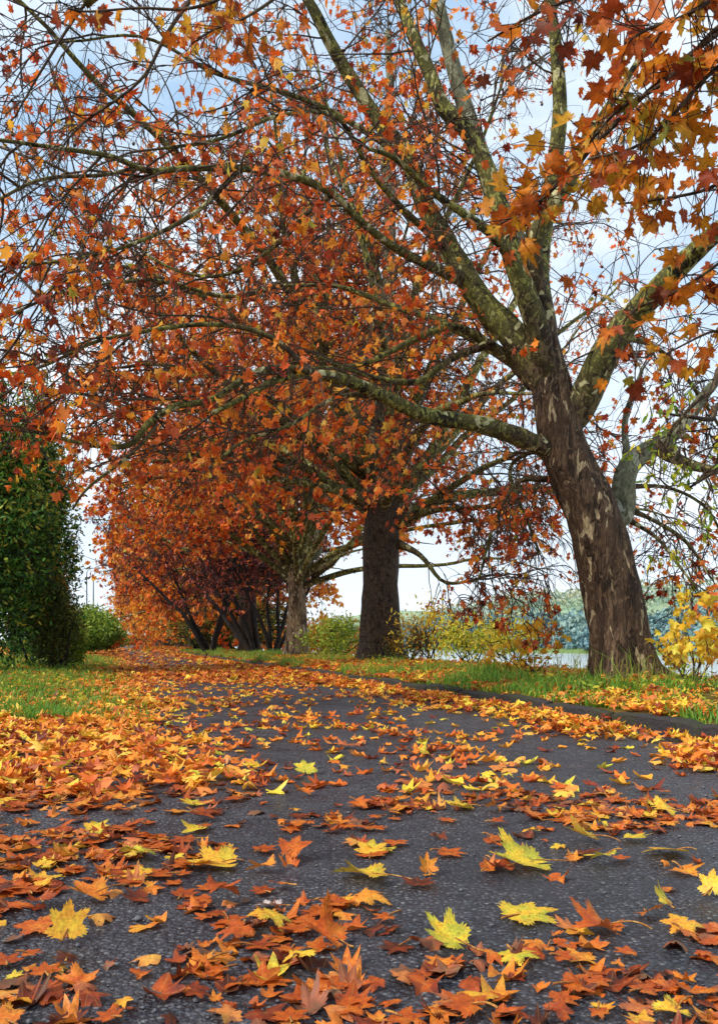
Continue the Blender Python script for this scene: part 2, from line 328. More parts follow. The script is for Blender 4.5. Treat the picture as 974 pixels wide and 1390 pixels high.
# ------------------------------------------------------------------ tree growth
def grow(st, di, ln, K, wig, bias, rg):
    N = len(st); Pp = np.empty((N, K+1, 3)); Pp[:, 0] = st; d = nrm(di); step = (ln/K)[:, None]
    for k in range(K):
        d = nrm(d+rg.normal(0, wig, (N, 3))+bias); Pp[:, k+1] = Pp[:, k]+d*step
    return Pp
def children(paths, nper, tmin, spread, rg):
    N, K, _ = paths.shape; par = np.repeat(np.arange(N), nper); t = rg.uniform(tmin, 1., len(par))*(K-1)
    i = np.minimum(t.astype(int), K-2); f = (t-i)[:, None]
    st = paths[par, i]*(1-f)+paths[par, i+1]*f; pd = nrm(paths[par, i+1]-paths[par, i])
    return st, nrm(pd+rg.normal(0, spread, (len(par), 3))), par
def crown(root, base, limbs, rg, n2=1.6, L2=(1., 2.4), n3=6, n4=5, L3=(.5, 1.2), L4=(.2, .5), grav=-.05, leaves=2.2, size=.14, tmin=.25, up=.15, r2=.022,
          temps=None, lmat='canopy', tint=(.48, .2), sides=3, tmat='twig', leafz=None, twk=1., balls=0, zmin=None):
    """side branches, twigs and leaves along the limbs; limbs: list of (path, weight)"""
    S, D, LN = [], [], []
    for pth, w in limbs:
        seg = np.linalg.norm(np.diff(pth, axis=0), axis=1).sum(); n = max(1, int(seg*n2*w))
        st, di, _ = children(pth[None], n, tmin, .75, rg)
        di[:, 2] += up; S.append(st); D.append(di); LN.append(rg.uniform(*L2, n)*(.6+.4*min(w, 1.3)))
        S.append(pth[-1:]); D.append(pth[-1:]-pth[-2:-1]); LN.append(np.array([L2[1]*.7]))
    S = np.vstack(S); D = np.vstack(D); LN = np.concatenate(LN)
    g = np.array([0, 0, grav])
    p2 = grow(S, D, LN, 8, .15, g, rg); rad2 = np.linspace(1, .35, 9)[None]*(r2*(.6+.4*LN/L2[1]))[:, None]
    if zmin is not None:
        kp = p2[:, :, 2].min(1) > zmin(p2[:, -1]); p2 = p2[kp]; rad2 = rad2[kp]
    s3, d3, q3 = children(p2, n3, .15, .7, rg); l3 = rg.uniform(*L3, len(s3)); p3 = grow(s3, d3, l3, 6, .19, g*1.5, rg)
    if zmin is not None: kp = p3[:, -1, 2] > zmin(p3[:, -1])-.1; p3 = p3[kp]; q3 = q3[kp]; s3 = s3[kp]
    rad3 = np.linspace(.011, .004, 7)[None]*np.ones((len(s3), 1))*twk
    s4, d4, q4 = children(p3, n4, .2, .8, rg); l4 = rg.uniform(*L4, len(s4)); p4 = grow(s4, d4, l4, 3, .22, g*2, rg)
    rad4 = np.linspace(.0048, .0024, 4)[None]*np.ones((len(s4), 1))*twk
    Vs, Qs, off = [], [], 0
    for pp, rr, sd in ((p2, rad2, 5), (p3, rad3, 3), (p4, rad4, 3)):
        v, q = tubes(pp, rr, sd); Vs.append(v); Qs.append(q+off); off += len(v)
    link('twigs', mesh_np('twigs', np.vstack(Vs)-base, np.vstack(Qs), True), M[tmat], root)['kind'] = 'stuff'
    nl = int(len(p4)*leaves/2.5); par = np.repeat(rg.integers(0, len(p4), nl), rg.integers(1, 5, nl)); nl = len(par); k = rg.integers(2, 4, nl)
    pos = p4[par, k]+rg.normal(0, .25, (nl, 3))*size
    if leafz is not None:
        keep = rg.random(nl) < leafz(pos); pos = pos[keep]; par = par[keep]; nl = len(pos)
    cl = rg.normal(0, .12, len(p2)+1)[q3[q4[par]]]
    tn = np.clip(rg.normal(*tint, nl)+cl, .02, .9); tn[rg.random(nl) < .012] = 1.
    scatter('crown', temps or T_FAR, pos-base, hang_frames(nl, rg), (.45+.9*rg.random(nl)**.8)*size, tn, M[lmat], root)
    if balls:
        b = p4[rg.integers(0, len(p4), balls), -1]; v, q = [], []
        vv, qq = tubes(np.stack([b, b-[0, 0, .09]], 1), np.full((balls, 2), .002), 3)
        zs = np.linspace(0, -.036, 6); rr = np.sqrt(np.maximum(.018**2-(zs+.018)**2, 1e-6))
        v2, q2 = tubes(b[:, None, :]+np.stack([zs*0, zs*0, zs-.09], -1)[None], np.tile(rr, (balls, 1)), 6)
        link('seed_balls', mesh_np('seed_balls', np.vstack([vv, v2])-base, np.vstack([qq, q2+len(vv)]), True), M['twig'], root)['kind'] = 'stuff'
    return p2
def px_path(spec, n):
    """spec: (u, v, d, width in photo px)"""
    s = np.array(spec, float); pts = np.array([P(*q[:3]) for q in s]); w = s[:, 3]*s[:, 2]/F/2
    sp = spline(np.hstack([pts, w[:, None]]), n); return sp[:, :3], np.maximum(sp[:, 3], .004)
def wob(path, amp, rg):
    n = len(path); q = path.copy(); o = rg.uniform(0, 50, 3)
    for i in range(1, n):
        for k in range(3): q[i, k] += amp*noise.noise(Vector((*(path[i]*.9),))+Vector((o[k], o[(k+1) % 3], 0)))*min(1, i/4)
    return q
def bank(d, c): return np.array([c-SL*d, d, float(ground_z(c-SL*d, d))])
# ------------------------------------------------------------------ setting
def build_setting():
    cs = np.unique(np.concatenate([[-600, -300, -150, -80, -40, -20, -10], np.arange(-6, 0, .3), [0, 1.9, 3.8, 3.885, 3.9], np.arange(4.2, 15, .35), [20, 60, 104], np.arange(106, 118, 1.5), np.arange(120, 340, 12), [400, 600, 900]]))
    ys = np.unique(np.concatenate([[-60, -30, -10, -4], np.arange(-2, 5, 1), np.arange(5.6, 7, .15), np.arange(7, 40, 1.), np.arange(40, 140, 5), np.arange(140, 1500, 30)]))
    Cg, Y = np.meshgrid(cs, ys); X = Cg-SL*Y; Z = ground_z(X, Y)
    Z = np.where((Cg > 4.2) & (Cg < 9), Z+.03*np.sin(X*2.1)*np.sin(Y*1.7), Z)
    nx = len(cs); V = np.stack([X, Y, Z], -1).reshape(-1, 3)
    i, j = np.meshgrid(np.arange(len(ys)-1), np.arange(nx-1), indexing='ij'); a = (i*nx+j).ravel()
    Q = np.stack([a, a+1, a+nx+1, a+nx], -1)
    tag(link('ground', mesh_np('ground', V, Q, True), M['ground']), kind='structure')
    # asphalt: path and the side path joining from the left
    ring = [(3.8, -8), (3.8, 160), (0.12, 160), (0.05, 40), (.15, 20), (.0, 12), (.12, 8), (.2, 6.6), (-.2, 6.2), (-.7, 6.1), (-1.2, 6.05), (-20, 6.3), (-20, -8)]
    me = bpy.data.meshes.new('path'); me.from_pydata([(c-SL*y, y, .006) for c, y in ring], [], [tuple(range(len(ring)))]); me.polygons[0].flip() if me.polygons[0].normal.z < 0 else None
    tag(link('path', me, M['asphalt']), kind='structure')
    # river
    V = [(14-600*-SL*0-SL*-60+(-3), -60, -2.05), (11-SL*1500, 1500, -2.05), (112-SL*1500, 1500, -2.05), (112+SL*60, -60, -2.05)]
    V[0] = (11+SL*60, -60, -2.05)
    me = bpy.data.meshes.new('river'); me.from_pydata(V, [], [(0, 3, 2, 1)]); tag(link('river', me, M['water']), kind='structure')
    # kerb of separate stones with worn edges
    rk = np.random.default_rng(3); V, Q = [], []; y = -3.
    while y < 60:
        L = .92; y1 = y+L-.02; j = rk.normal(0, .018, 2)*[1, .7]
        prof = [(3.80+j[0], -.05), (3.80+j[0], .095+j[1]), (3.825+j[0], .118+j[1]), (3.87+j[0], .118+j[1]), (3.93+j[0], -.05)]
        n0 = len(V); m_ = 6
        for k in range(m_+1):
            yy = y+(y1-y)*k/m_; e = .02 if k in (0, m_) else 0
            for c, z in prof:
                dz = rk.normal(0, .005) if z > 0 else 0
                V.append((c-SL*yy+rk.normal(0, .004), yy, z-(e if z > 0 else 0)+dz))
        for k in range(m_):
            for q in range(4):
                a = n0+k*5+q; Q.append((a, a+5, a+6, a+1))
        Q.append((n0, n0+1, n0+2, n0+3)); Q.append((n0+m_*5+3, n0+m_*5+2, n0+m_*5+1, n0+m_*5))
        y += L
    me = bpy.data.meshes.new('kerb'); me.from_pydata(V, [], Q); tag(link('kerb', me, M['kerb']), kind='structure')
    # far woodland on the other bank
    rf = np.random.default_rng(8); pos, tn = [], []
    for row, (c0, hh, rr) in enumerate(((119, 6.5, 3.6), (128, 9, 4.5), (175, 9, 6), (240, 9, 8))):
        y = 40.
        while y < 900:
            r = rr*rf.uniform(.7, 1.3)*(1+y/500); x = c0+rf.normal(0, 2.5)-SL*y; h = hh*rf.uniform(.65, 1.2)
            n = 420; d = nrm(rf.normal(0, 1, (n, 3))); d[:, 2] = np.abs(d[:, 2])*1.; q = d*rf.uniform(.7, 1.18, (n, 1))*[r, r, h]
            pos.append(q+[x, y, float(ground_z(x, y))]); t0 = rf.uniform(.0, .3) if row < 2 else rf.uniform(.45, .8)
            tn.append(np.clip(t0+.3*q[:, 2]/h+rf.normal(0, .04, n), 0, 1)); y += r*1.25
    pos = np.vstack(pos); tn = np.concatenate(tn)
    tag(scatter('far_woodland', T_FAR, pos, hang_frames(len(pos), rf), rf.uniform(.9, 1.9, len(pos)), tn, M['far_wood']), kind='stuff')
build_setting()
# ------------------------------------------------------------------ trees of the avenue
AVENUE = 'plane trees lining the path'
def main_tree():
    rg = np.random.default_rng(21); b = P(852, 922, 9.85); b[2] = float(ground_z(b[0], b[1]))-.05
    root = thing('plane_tree', 'big leaning plane tree with forked mottled limbs beside the kerb', 'tree', b, AVENUE)
    D = 9.85
    p, r = px_path([(857, 930, D, 88), (850, 900, D, 80), (834, 817, D, 74), (803, 704, D, 69), (769, 620, D, 62), (757, 575, D, 62), (748, 530, D, 54), (744, 490, D, 40), (738, 440, D, 30)], 60)
    tube_obj('trunk', p-b, r, M['trunk'], root, 44, amp=.17, freq=1.9, flare=.55, z0=0.)
    spec = [
     ([(763, 600, D, 34), (790, 548, D-.1, 42), (818, 490, D-.3, 40), (850, 440, D-.5, 36), (885, 400, D-.8, 32), (930, 355, D-1.2, 28), (980, 310, D-1.6, 24), (1060, 240, D-2.2, 16)], 1., 'limb'),
     ([(752, 560, D, 40), (728, 490, D, 44), (700, 455, D, 40), (655, 415, D, 34), (618, 350, D+.1, 30), (580, 285, D+.2, 26), (552, 215, D+.3, 24), (505, 150, D+.3, 20), (455, 75, D+.2, 17), (420, 10, D, 14), (380, -60, D, 9)], 1., 'limb'),
     ([(745, 520, D-.1, 34), (728, 440, D-.3, 32), (700, 350, D-.4, 28), (668, 255, D-.4, 25), (635, 185, D-.4, 22), (600, 145, D-.4, 20), (578, 90, D-.4, 18), (545, 10, D-.4, 14), (520, -60, D-.4, 8)], .9, 'limb'),
     ([(742, 530, D+.3, 34), (722, 420, D+.5, 30), (705, 340, D+.6, 27), (668, 260, D+.6, 25), (636, 165, D+.6, 22), (608, 70, D+.6, 19), (590, -20, D+.6, 15), (570, -90, D+.6, 8)], .9, 'limb_pale'),
     ([(748, 500, D, 34), (738, 420, D+.1, 30), (735, 340, D+.2, 27), (748, 250, D+.2, 23), (757, 160, D+.2, 20), (756, 80, D+.1, 17), (748, 0, D, 14), (740, -80, D, 8)], .9, 'limb'),
     ([(728, 400, D-.2, 22), (722, 335, D-.4, 24), (748, 285, D-.6, 23), (778, 245, D-.7, 20), (795, 200, D-.8, 15), (830, 140, D-1., 11), (880, 60, D-1.2, 8)], 1., 'limb'),
     ([(768, 624, D, 34), (728, 601, D-.15, 27), (680, 583, D-.4, 24), (630, 573, D-.7, 22), (575, 560, D-1., 20), (520, 538, D-1.3, 18), (470, 518, D-1.6, 16), (425, 506, D-1.8, 13), (380, 512, D-2., 10), (335, 535, D-2.2, 8), (285, 560, D-2.4, 6)], .8, 'limb'),
     ([(470, 518, D-1.6, 11), (420, 500, D-1.9, 10), (360, 505, D-2.1, 10), (300, 540, D-2.3, 9), (250, 550, D-2.5, 9), (213, 575, D-2.6, 9), (185, 605, D-2.7, 8), (130, 606, D-2.9, 6), (60, 600, D-3, 4)], 1.35, 'limb'),
     ([(213, 575, D-2.6, 6), (170, 625, D-2.8, 5), (130, 660, D-2.9, 4), (108, 690, D-3, 3)], .8, 'limb'),
     ([(725, 520, D+.2, 20), (700, 490, D+.3, 16), (660, 462, D+.3, 13), (617, 442, D+.2, 10), (560, 460, D, 9), (487, 495, D-.2, 7), (420, 500, D-.4, 5)], 1., 'limb'),
     ([(668, 466, D+.3, 10), (610, 492, D+.2, 10), (565, 516, D, 9), (500, 507, D-.3, 7), (430, 480, D-.6, 5)], 1., 'limb'),
     ([(720, 505, D+.4, 18), (680, 480, D+.6, 14), (635, 452, D+.8, 12), (587, 430, D+1, 10), (540, 415, D+1.2, 8), (460, 390, D+1.4, 6), (380, 385, D+1.5, 4)], 1.1, 'limb'),
     ([(625, 378, D, 16), (580, 360, D-.5, 13), (530, 335, D-1., 11), (487, 300, D-1.4, 10), (450, 265, D-1.7, 10), (385, 240, D-2, 10), (325, 230, D-2.2, 9), (250, 225, D-2.5, 8), (200, 228, D-2.7, 8), (150, 212, D-2.9, 7), (75, 203, D-3.2, 6), (-10, 192, D-3.5, 5)], 1.25, 'limb'),
     ([(205, 230, D-2.7, 6), (150, 240, D-2.8, 5), (60, 245, D-3, 5), (0, 265, D-3.2, 4), (-60, 290, D-3.4, 3)], 1., 'limb'),
     ([(610, 340, D+.1, 14), (560, 300, D-.2, 9), (500, 230, D-.6, 7), (450, 160, D-1, 6), (380, 170, D-1.4, 5), (300, 190, D-1.8, 5), (230, 200, D-2.1, 4)], 1., 'limb'),
     ([(560, 230, D+.3, 14), (510, 190, D+.2, 9), (440, 150, D, 7), (380, 120, D-.3, 6), (300, 100, D-.7, 5), (200, 60, D-1., 4), (90, 60, D-1.4, 3)], .9, 'limb'),
     ([(735, 410, D+.1, 18), (680, 330, D-.6, 14), (640, 300, D-.9, 12), (590, 265, D-1.1, 9), (540, 215, D-1.3, 7), (500, 200, D-1.5, 5)], 1., 'limb'),
     ([(815, 720, D+.25, 36), (840, 700, D+.35, 34), (845, 650, D+.45, 30), (862, 622, D+.5, 28), (895, 600, D+.5, 24), (925, 575, D+.5, 20), (960, 530, D+.4, 14), (1010, 470, D+.3, 8)], 1.1, 'limb_pale'),
     ([(890, 605, D+.5, 18), (915, 618, D+.3, 15), (945, 630, D+.1, 13), (985, 636, D-.2, 11), (1060, 625, D-.6, 7)], .9, 'limb'),
     ([(848, 655, D+.45, 14), (846, 610, D+.6, 10), (850, 560, D+.8, 8), (870, 500, D+1, 5)], .8, 'limb_pale'),
     ([(838, 700, D+.5, 12), (868, 715, D+.5, 6), (895, 735, D+.4, 5), (920, 768, D+.3, 4), (945, 800, D+.2, 3)], .8, 'limb'),
     ([(800, 500, D-.2, 16), (850, 460, D+.6, 9), (900, 480, D+1, 6), (950, 540, D+1.2, 5), (990, 600, D+1.2, 4)], .9, 'limb'),
     ([(520, 538, D-1.3, 9), (460, 545, D-1.5, 6), (400, 570, D-1.8, 5), (330, 600, D-2, 4), (280, 640, D-2.2, 3)], .9, 'limb'),
     ([(380, 385, D+1.5, 7), (300, 400, D+1.2, 6), (200, 380, D+.8, 5), (100, 400, D+.4, 4), (0, 430, D, 4)], 1.3, 'limb'),
     ([(420, 500, D-1.8, 8), (350, 455, D-2, 7), (260, 440, D-2.3, 6), (150, 468, D-2.6, 5), (50, 500, D-2.9, 4), (-50, 520, D-3.1, 3)], 1.3, 'limb'),
     ([(325, 230, D-2.2, 7), (260, 290, D-2.3, 6), (180, 330, D-2.5, 5), (80, 345, D-2.7, 4), (-20, 350, D-3., 3)], 1.3, 'limb'),
     ([(450, 265, D-1.7, 8), (400, 330, D-1.2, 6), (330, 360, D-.9, 5), (240, 360, D-.6, 4), (140, 300, D-.4, 3)], 1.3, 'limb'),
     ([(757, 640, D+.3, 12), (735, 615, D+.6, 7), (700, 635, D+.8, 5), (715, 690, D+.8, 4), (732, 750, D+.8, 3)], .7, 'limb'),
    ]
    limbs = []; lo = []
    for i, (s, w, mt) in enumerate(spec):
        n = max(14, 5*len(s)); q, rr = px_path(s, n); q = wob(q, .05 if s[0][3] > 14 else .12, rg)
        up_ = {7: 6, 8: 7, 9: 1, 10: 9, 11: 1, 12: 1, 13: 12, 14: 1, 15: 1, 16: 4, 18: 17, 19: 17, 20: 17, 21: 0, 22: 6, 23: 11, 24: 7, 25: 12, 26: 12}.get(i)
        lo.append(tube_obj('limb' if up_ is None else 'branch', q-b, rr, M[mt], root if up_ is None or lo[up_].parent is not root else lo[up_], 16 if s[0][3] > 24 else 9, amp=.1, freq=2.5, seed=i*3.))
        limbs.append((q, w*(.75 if i in (17, 18, 19, 20, 21, len(spec)-1) else 1.15)))
    def lz(p):      # leaves thin out on the right and towards the top
        u = U0+p[:, 0]/p[:, 1]*F; v = V0-(p[:, 2]-H0)/p[:, 1]*F; return np.where(u > 560, .55, .95-.42*smooth(520, 200, v))
    dl = [limbs[k][0] for k in (20, 21, len(spec)-1)]
    for s_ in ([(846, 690, D+.5, 9), (880, 700, D+.6, 6), (930, 735, D+.6, 5), (968, 790, D+.5, 3)], [(742, 650, D+.5, 8), (700, 660, D+.7, 5), (665, 715, D+.8, 4), (650, 780, D+.8, 3)], [(846, 660, D+.6, 8), (900, 660, D+.9, 5), (960, 690, D+1, 4), (990, 740, D+1, 3)]):
        q, rr = px_path(s_, 20); q = wob(q, .1, rg); tube_obj('limb', q-b, rr, M['limb'], root, 8, amp=.1, freq=2.5); dl.append(q)
    crown(root, b, [(q, 1.) for q in dl], rg, n2=3.4, L2=(.5, 1.1), n3=5, n4=4, L3=(.25, .7), L4=(.12, .35), grav=-.13, leaves=.9, size=.10, up=-.25, tint=(.36, .2), twk=.9, r2=.009, zmin=lambda p: .55+0*p[:, 0])
    crown(root, b, limbs, rg, n2=2.3, L2=(.7, 1.9), n3=6, n4=4, L3=(.35, 1.), L4=(.15, .45), grav=-.06, leaves=1.6, size=.098, leafz=lz, up=.05, tint=(.47, .2), twk=.72, r2=.013, balls=260, zmin=lambda p: np.where(p[:, 0] < -.8, 2.15-.2*smooth(-2.2, -3.4, p[:, 0]), .8))
main_tree()
def avenue_tree(b, label, specs, rg, height, rad, nl, trunk_w, group=AVENUE, tm='trunk_plain', lm='limb', trunk_h=3., droop=(), **kw):
    root = thing('plane_tree', label, 'tree', b, group)
    z = np.linspace(-.15, trunk_h, 26); w = trunk_w/2
    lean = rg.normal(0, .03, 2)
    path = np.stack([lean[0]*z**1.5*np.sign(1)+0*z if False else lean[0]*np.maximum(z, 0), lean[1]*np.maximum(z, 0), z], -1)
    rr = w*(1-.22*np.clip(z/trunk_h, 0, 1))
    tube_obj('trunk', path, rr, M[tm], root, 28, amp=.14, freq=1.6, flare=.5, seed=float(b[0]))
    limbs = []
    for s, wgt, mt in specs:
        q, r_ = px_path(s, max(14, 4*len(s))); q = wob(q, .15, rg); limbs.append((q, wgt)); tube_obj('limb', q-b, r_, M[mt], root, 10, amp=.1, freq=2.)
    top = np.array([path[-1, 0], path[-1, 1], trunk_h])+b
    for k in range(nl):
        az = k*2.4+rg.uniform(-.4, .4); f = (k+.5)/nl; el = math.radians(24+58*f); L = rad/math.cos(min(el, 1.0)) if el < 1 else height-trunk_h
        L = min(L, (height-trunk_h)/max(.3, math.sin(el)))*rg.uniform(.8, 1.)
        st = top-[0, 0, (1-f)*.7]; d = np.array([math.cos(az)*math.cos(el), math.sin(az)*math.cos(el), math.sin(el)])
        q = grow(st[None], d[None], np.array([L]), 16, .09, np.array([0, 0, -.022 if f < .6 else .01]), rg)[0]
        rr = np.linspace(w*.32, .018, 17); q2 = spline(np.hstack([q, rr[:, None]]), 26)
        tube_obj('limb', q2[:, :3]-b, q2[:, 3], M[lm], root, 9, amp=.1, freq=1.5, seed=k*2.); limbs.append((q2[:, :3], 1.))
    crown(root, b, limbs, rg, **kw)
    if droop: crown(root, b, [(limbs[k][0], 1.) for k in droop], rg, n2=4., L2=(.8, 2.1), n3=5, n4=4, L3=(.4, 1.), L4=(.15, .5), grav=-.15, leaves=1.5, size=.13, up=-.3, tint=(.36, .18), twk=1.3, r2=.014, zmin=lambda p: .7+0*p[:, 0])
    return root
def copy_tree(o, parent=None):
    c = o.copy(); C.objects.link(c)
    if parent is not None: c.parent = parent
    for ch in list(o.children): copy_tree(ch, c)
    return c
# second tree: straight rough trunk
d = 19.; b = P(515, 893, d); b[2] = float(ground_z(b[0], d)); rg2 = np.random.default_rng(33)
sp2 = [([(535, 715, d, 20), (570, 695, d-.6, 13), (620, 660, d-1.2, 10), (660, 635, d-1.6, 8), (700, 612, d-2, 6)], 1.2, 'limb'),
       ([(538, 706, d, 14), (590, 697, d-.3, 8), (640, 694, d-.8, 7), (690, 685, d-1.2, 6), (735, 662, d-1.6, 5)], 1.2, 'limb'),
       ([(532, 735, d, 12), (567, 755, d-.5, 7), (602, 790, d-.8, 5), (650, 788, d-1, 4)], 1., 'limb'),
       ([(500, 690, d, 26), (470, 668, d-.8, 14), (430, 660, d-1.5, 11), (370, 650, d-2, 9), (300, 600, d-2.5, 6), (230, 590, d-3, 4)], 1.3, 'limb'),
       ([(512, 700, d, 36), (512, 600, d, 30), (522, 450, d, 20), (526, 300, d, 17), (527, 150, d, 13), (528, 40, d, 9)], 1., 'limb_pale'),
       ([(508, 660, d, 30), (480, 560, d+.3, 20), (440, 450, d+.5, 14), (420, 330, d+.7, 10), (410, 220, d+.8, 7)], 1., 'limb'),
       ([(500, 650, d, 22), (440, 600, d-1, 12), (350, 540, d-2, 9), (250, 500, d-3, 6), (170, 500, d-3.5, 4)], 1.3, 'limb'),
       ([(500, 690, d, 18), (430, 640, d-1, 11), (330, 618, d-2, 8), (230, 625, d-2.6, 6), (180, 625, d-2.9, 3)], 1.5, 'limb'),
       ([(500, 680, d, 18), (420, 600, d-1, 11), (320, 560, d-2, 8), (220, 555, d-2.6, 5), (160, 560, d-3., 3)], 1.5, 'limb'),
       ([(500, 640, d, 20), (430, 520, d-1, 12), (330, 440, d-2, 9), (220, 380, d-3, 6), (100, 360, d-3.5, 4)], 1.3, 'limb'),
       ([(515, 660, d, 26), (555, 560, d+.3, 16), (600, 470, d+.5, 12), (640, 380, d+.7, 9), (690, 290, d+1, 6)], 1., 'limb')]
avenue_tree(b, 'upright plane tree with a straight dark brown trunk, next beyond the leaning tree', sp2, rg2, 14.5, 7.6, 15, .96, trunk_h=3.9, droop=(0, 1, 2),
            n2=1.8, L2=(1.2, 2.8), n3=5, n4=4, L3=(.6, 1.4), L4=(.25, .6), grav=-.07, leaves=3., size=.132, up=.0, tint=(.45, .17), twk=1.25, r2=.025,
            leafz=lambda p: np.where(U0+p[:, 0]/p[:, 1]*F > 570, .35, .95), zmin=lambda p: np.where(U0+p[:, 0]/p[:, 1]*F > 555, .9, 3.3+.6*(cc(p[:, 0], p[:, 1]) < -.3)+6*(cc(p[:, 0], p[:, 1]) < -2.)))
# third tree: pale peeling trunk
d = 27.; b = P(403, 885, d); b[2] = float(ground_z(b[0], d)); rg3 = np.random.default_rng(34)
sp3 = [([(425, 760, d, 22), (440, 700, d-.2, 15), (455, 640, d-.4, 11), (480, 560, d-.6, 8)], 1., 'limb_pale'),
       ([(418, 765, d, 22), (418, 700, d, 17), (425, 620, d+.2, 13), (430, 500, d+.3, 9), (435, 400, d+.3, 6)], 1., 'limb_pale'),
       ([(414, 770, d, 16), (390, 735, d-.6, 10), (350, 705, d-1.2, 7), (315, 680, d-1.8, 4)], 1.2, 'limb'),
       ([(412, 760, d, 14), (340, 690, d-1, 10), (260, 655, d-2, 6), (200, 650, d-2.6, 3)], 1.4, 'limb'),
       ([(425, 780, d, 12), (450, 760, d-.5, 7), (480, 735, d-.8, 5), (500, 710, d-1, 3)], 1., 'limb')]
t3 = avenue_tree(b, 'plane tree with a pale tan peeling trunk behind the upright one', sp3, rg3, 15.5, 8.6, 20, .72, tm='trunk_pale', lm='limb', trunk_h=2.9,
            n2=1.7, L2=(1.3, 3.), n3=5, n4=4, L3=(.6, 1.5), L4=(.3, .7), grav=-.09, leaves=3.8, size=.16, up=-.05, tint=(.44, .16), twk=1.4, r2=.028, zmin=lambda p: 3.7-1.1*smooth(2.5, .5, cc(p[:, 0], p[:, 1]))+1.8*(cc(p[:, 0], p[:, 1]) < -.45)+6*(cc(p[:, 0], p[:, 1]) < -1.9))
# farther trees share two built ones
rg4 = np.random.default_rng(35)
ORD = ['fourth', 'fifth', 'sixth', 'seventh', 'eighth', 'ninth', 'tenth', 'eleventh', 'twelfth']
b = bank(37, 6.2)
avenue_tree(b, 'dense orange plane tree, fourth along the path, its trunk among dark plum trees', [], rg4, 15.5, 8., 20, .9, trunk_h=3.4,
            n2=1.6, L2=(1.3, 3.), n3=5, n4=3, L3=(.6, 1.5), L4=(.3, .8), grav=-.07, leaves=3.2, size=.23, up=0, tint=(.47, .15), twk=1.5, r2=.03, tmin=.15, zmin=lambda p: 6.2-3.6*smooth(2.6, .6, cc(p[:, 0], p[:, 1]))+4*(cc(p[:, 0], p[:, 1]) < -.6)+6*(cc(p[:, 0], p[:, 1]) < -1.5))
b = bank(46, 6.2)
tA = avenue_tree(b, 'dense orange plane tree standing fifth along the path', [], rg4, 14.5, 6.3, 20, .9, trunk_h=2.4,
            n2=1.6, L2=(1.3, 3.), n3=5, n4=3, L3=(.6, 1.5), L4=(.3, .8), grav=-.12, leaves=3.4, size=.26, up=-.1, tint=(.62, .15), twk=1.5, r2=.03, tmin=.15, zmin=lambda p: np.where(np.hypot(p[:, 0]-b[0], p[:, 1]-b[1]) > 6.7, 99, -9))
for k, d in enumerate([55, 64, 74, 85, 97, 110, 125]):
    t = copy_tree(tA); t.location = tuple(bank(d, 6.2)); t.rotation_euler.z = 1.3*(k+1); s = 1+.04*math.sin(k*2.1); t.scale = (s, s, s)
    t['label'] = f'dense orange plane tree standing {ORD[k+2]} along the path'+(', where it narrows away' if k > 3 else '')
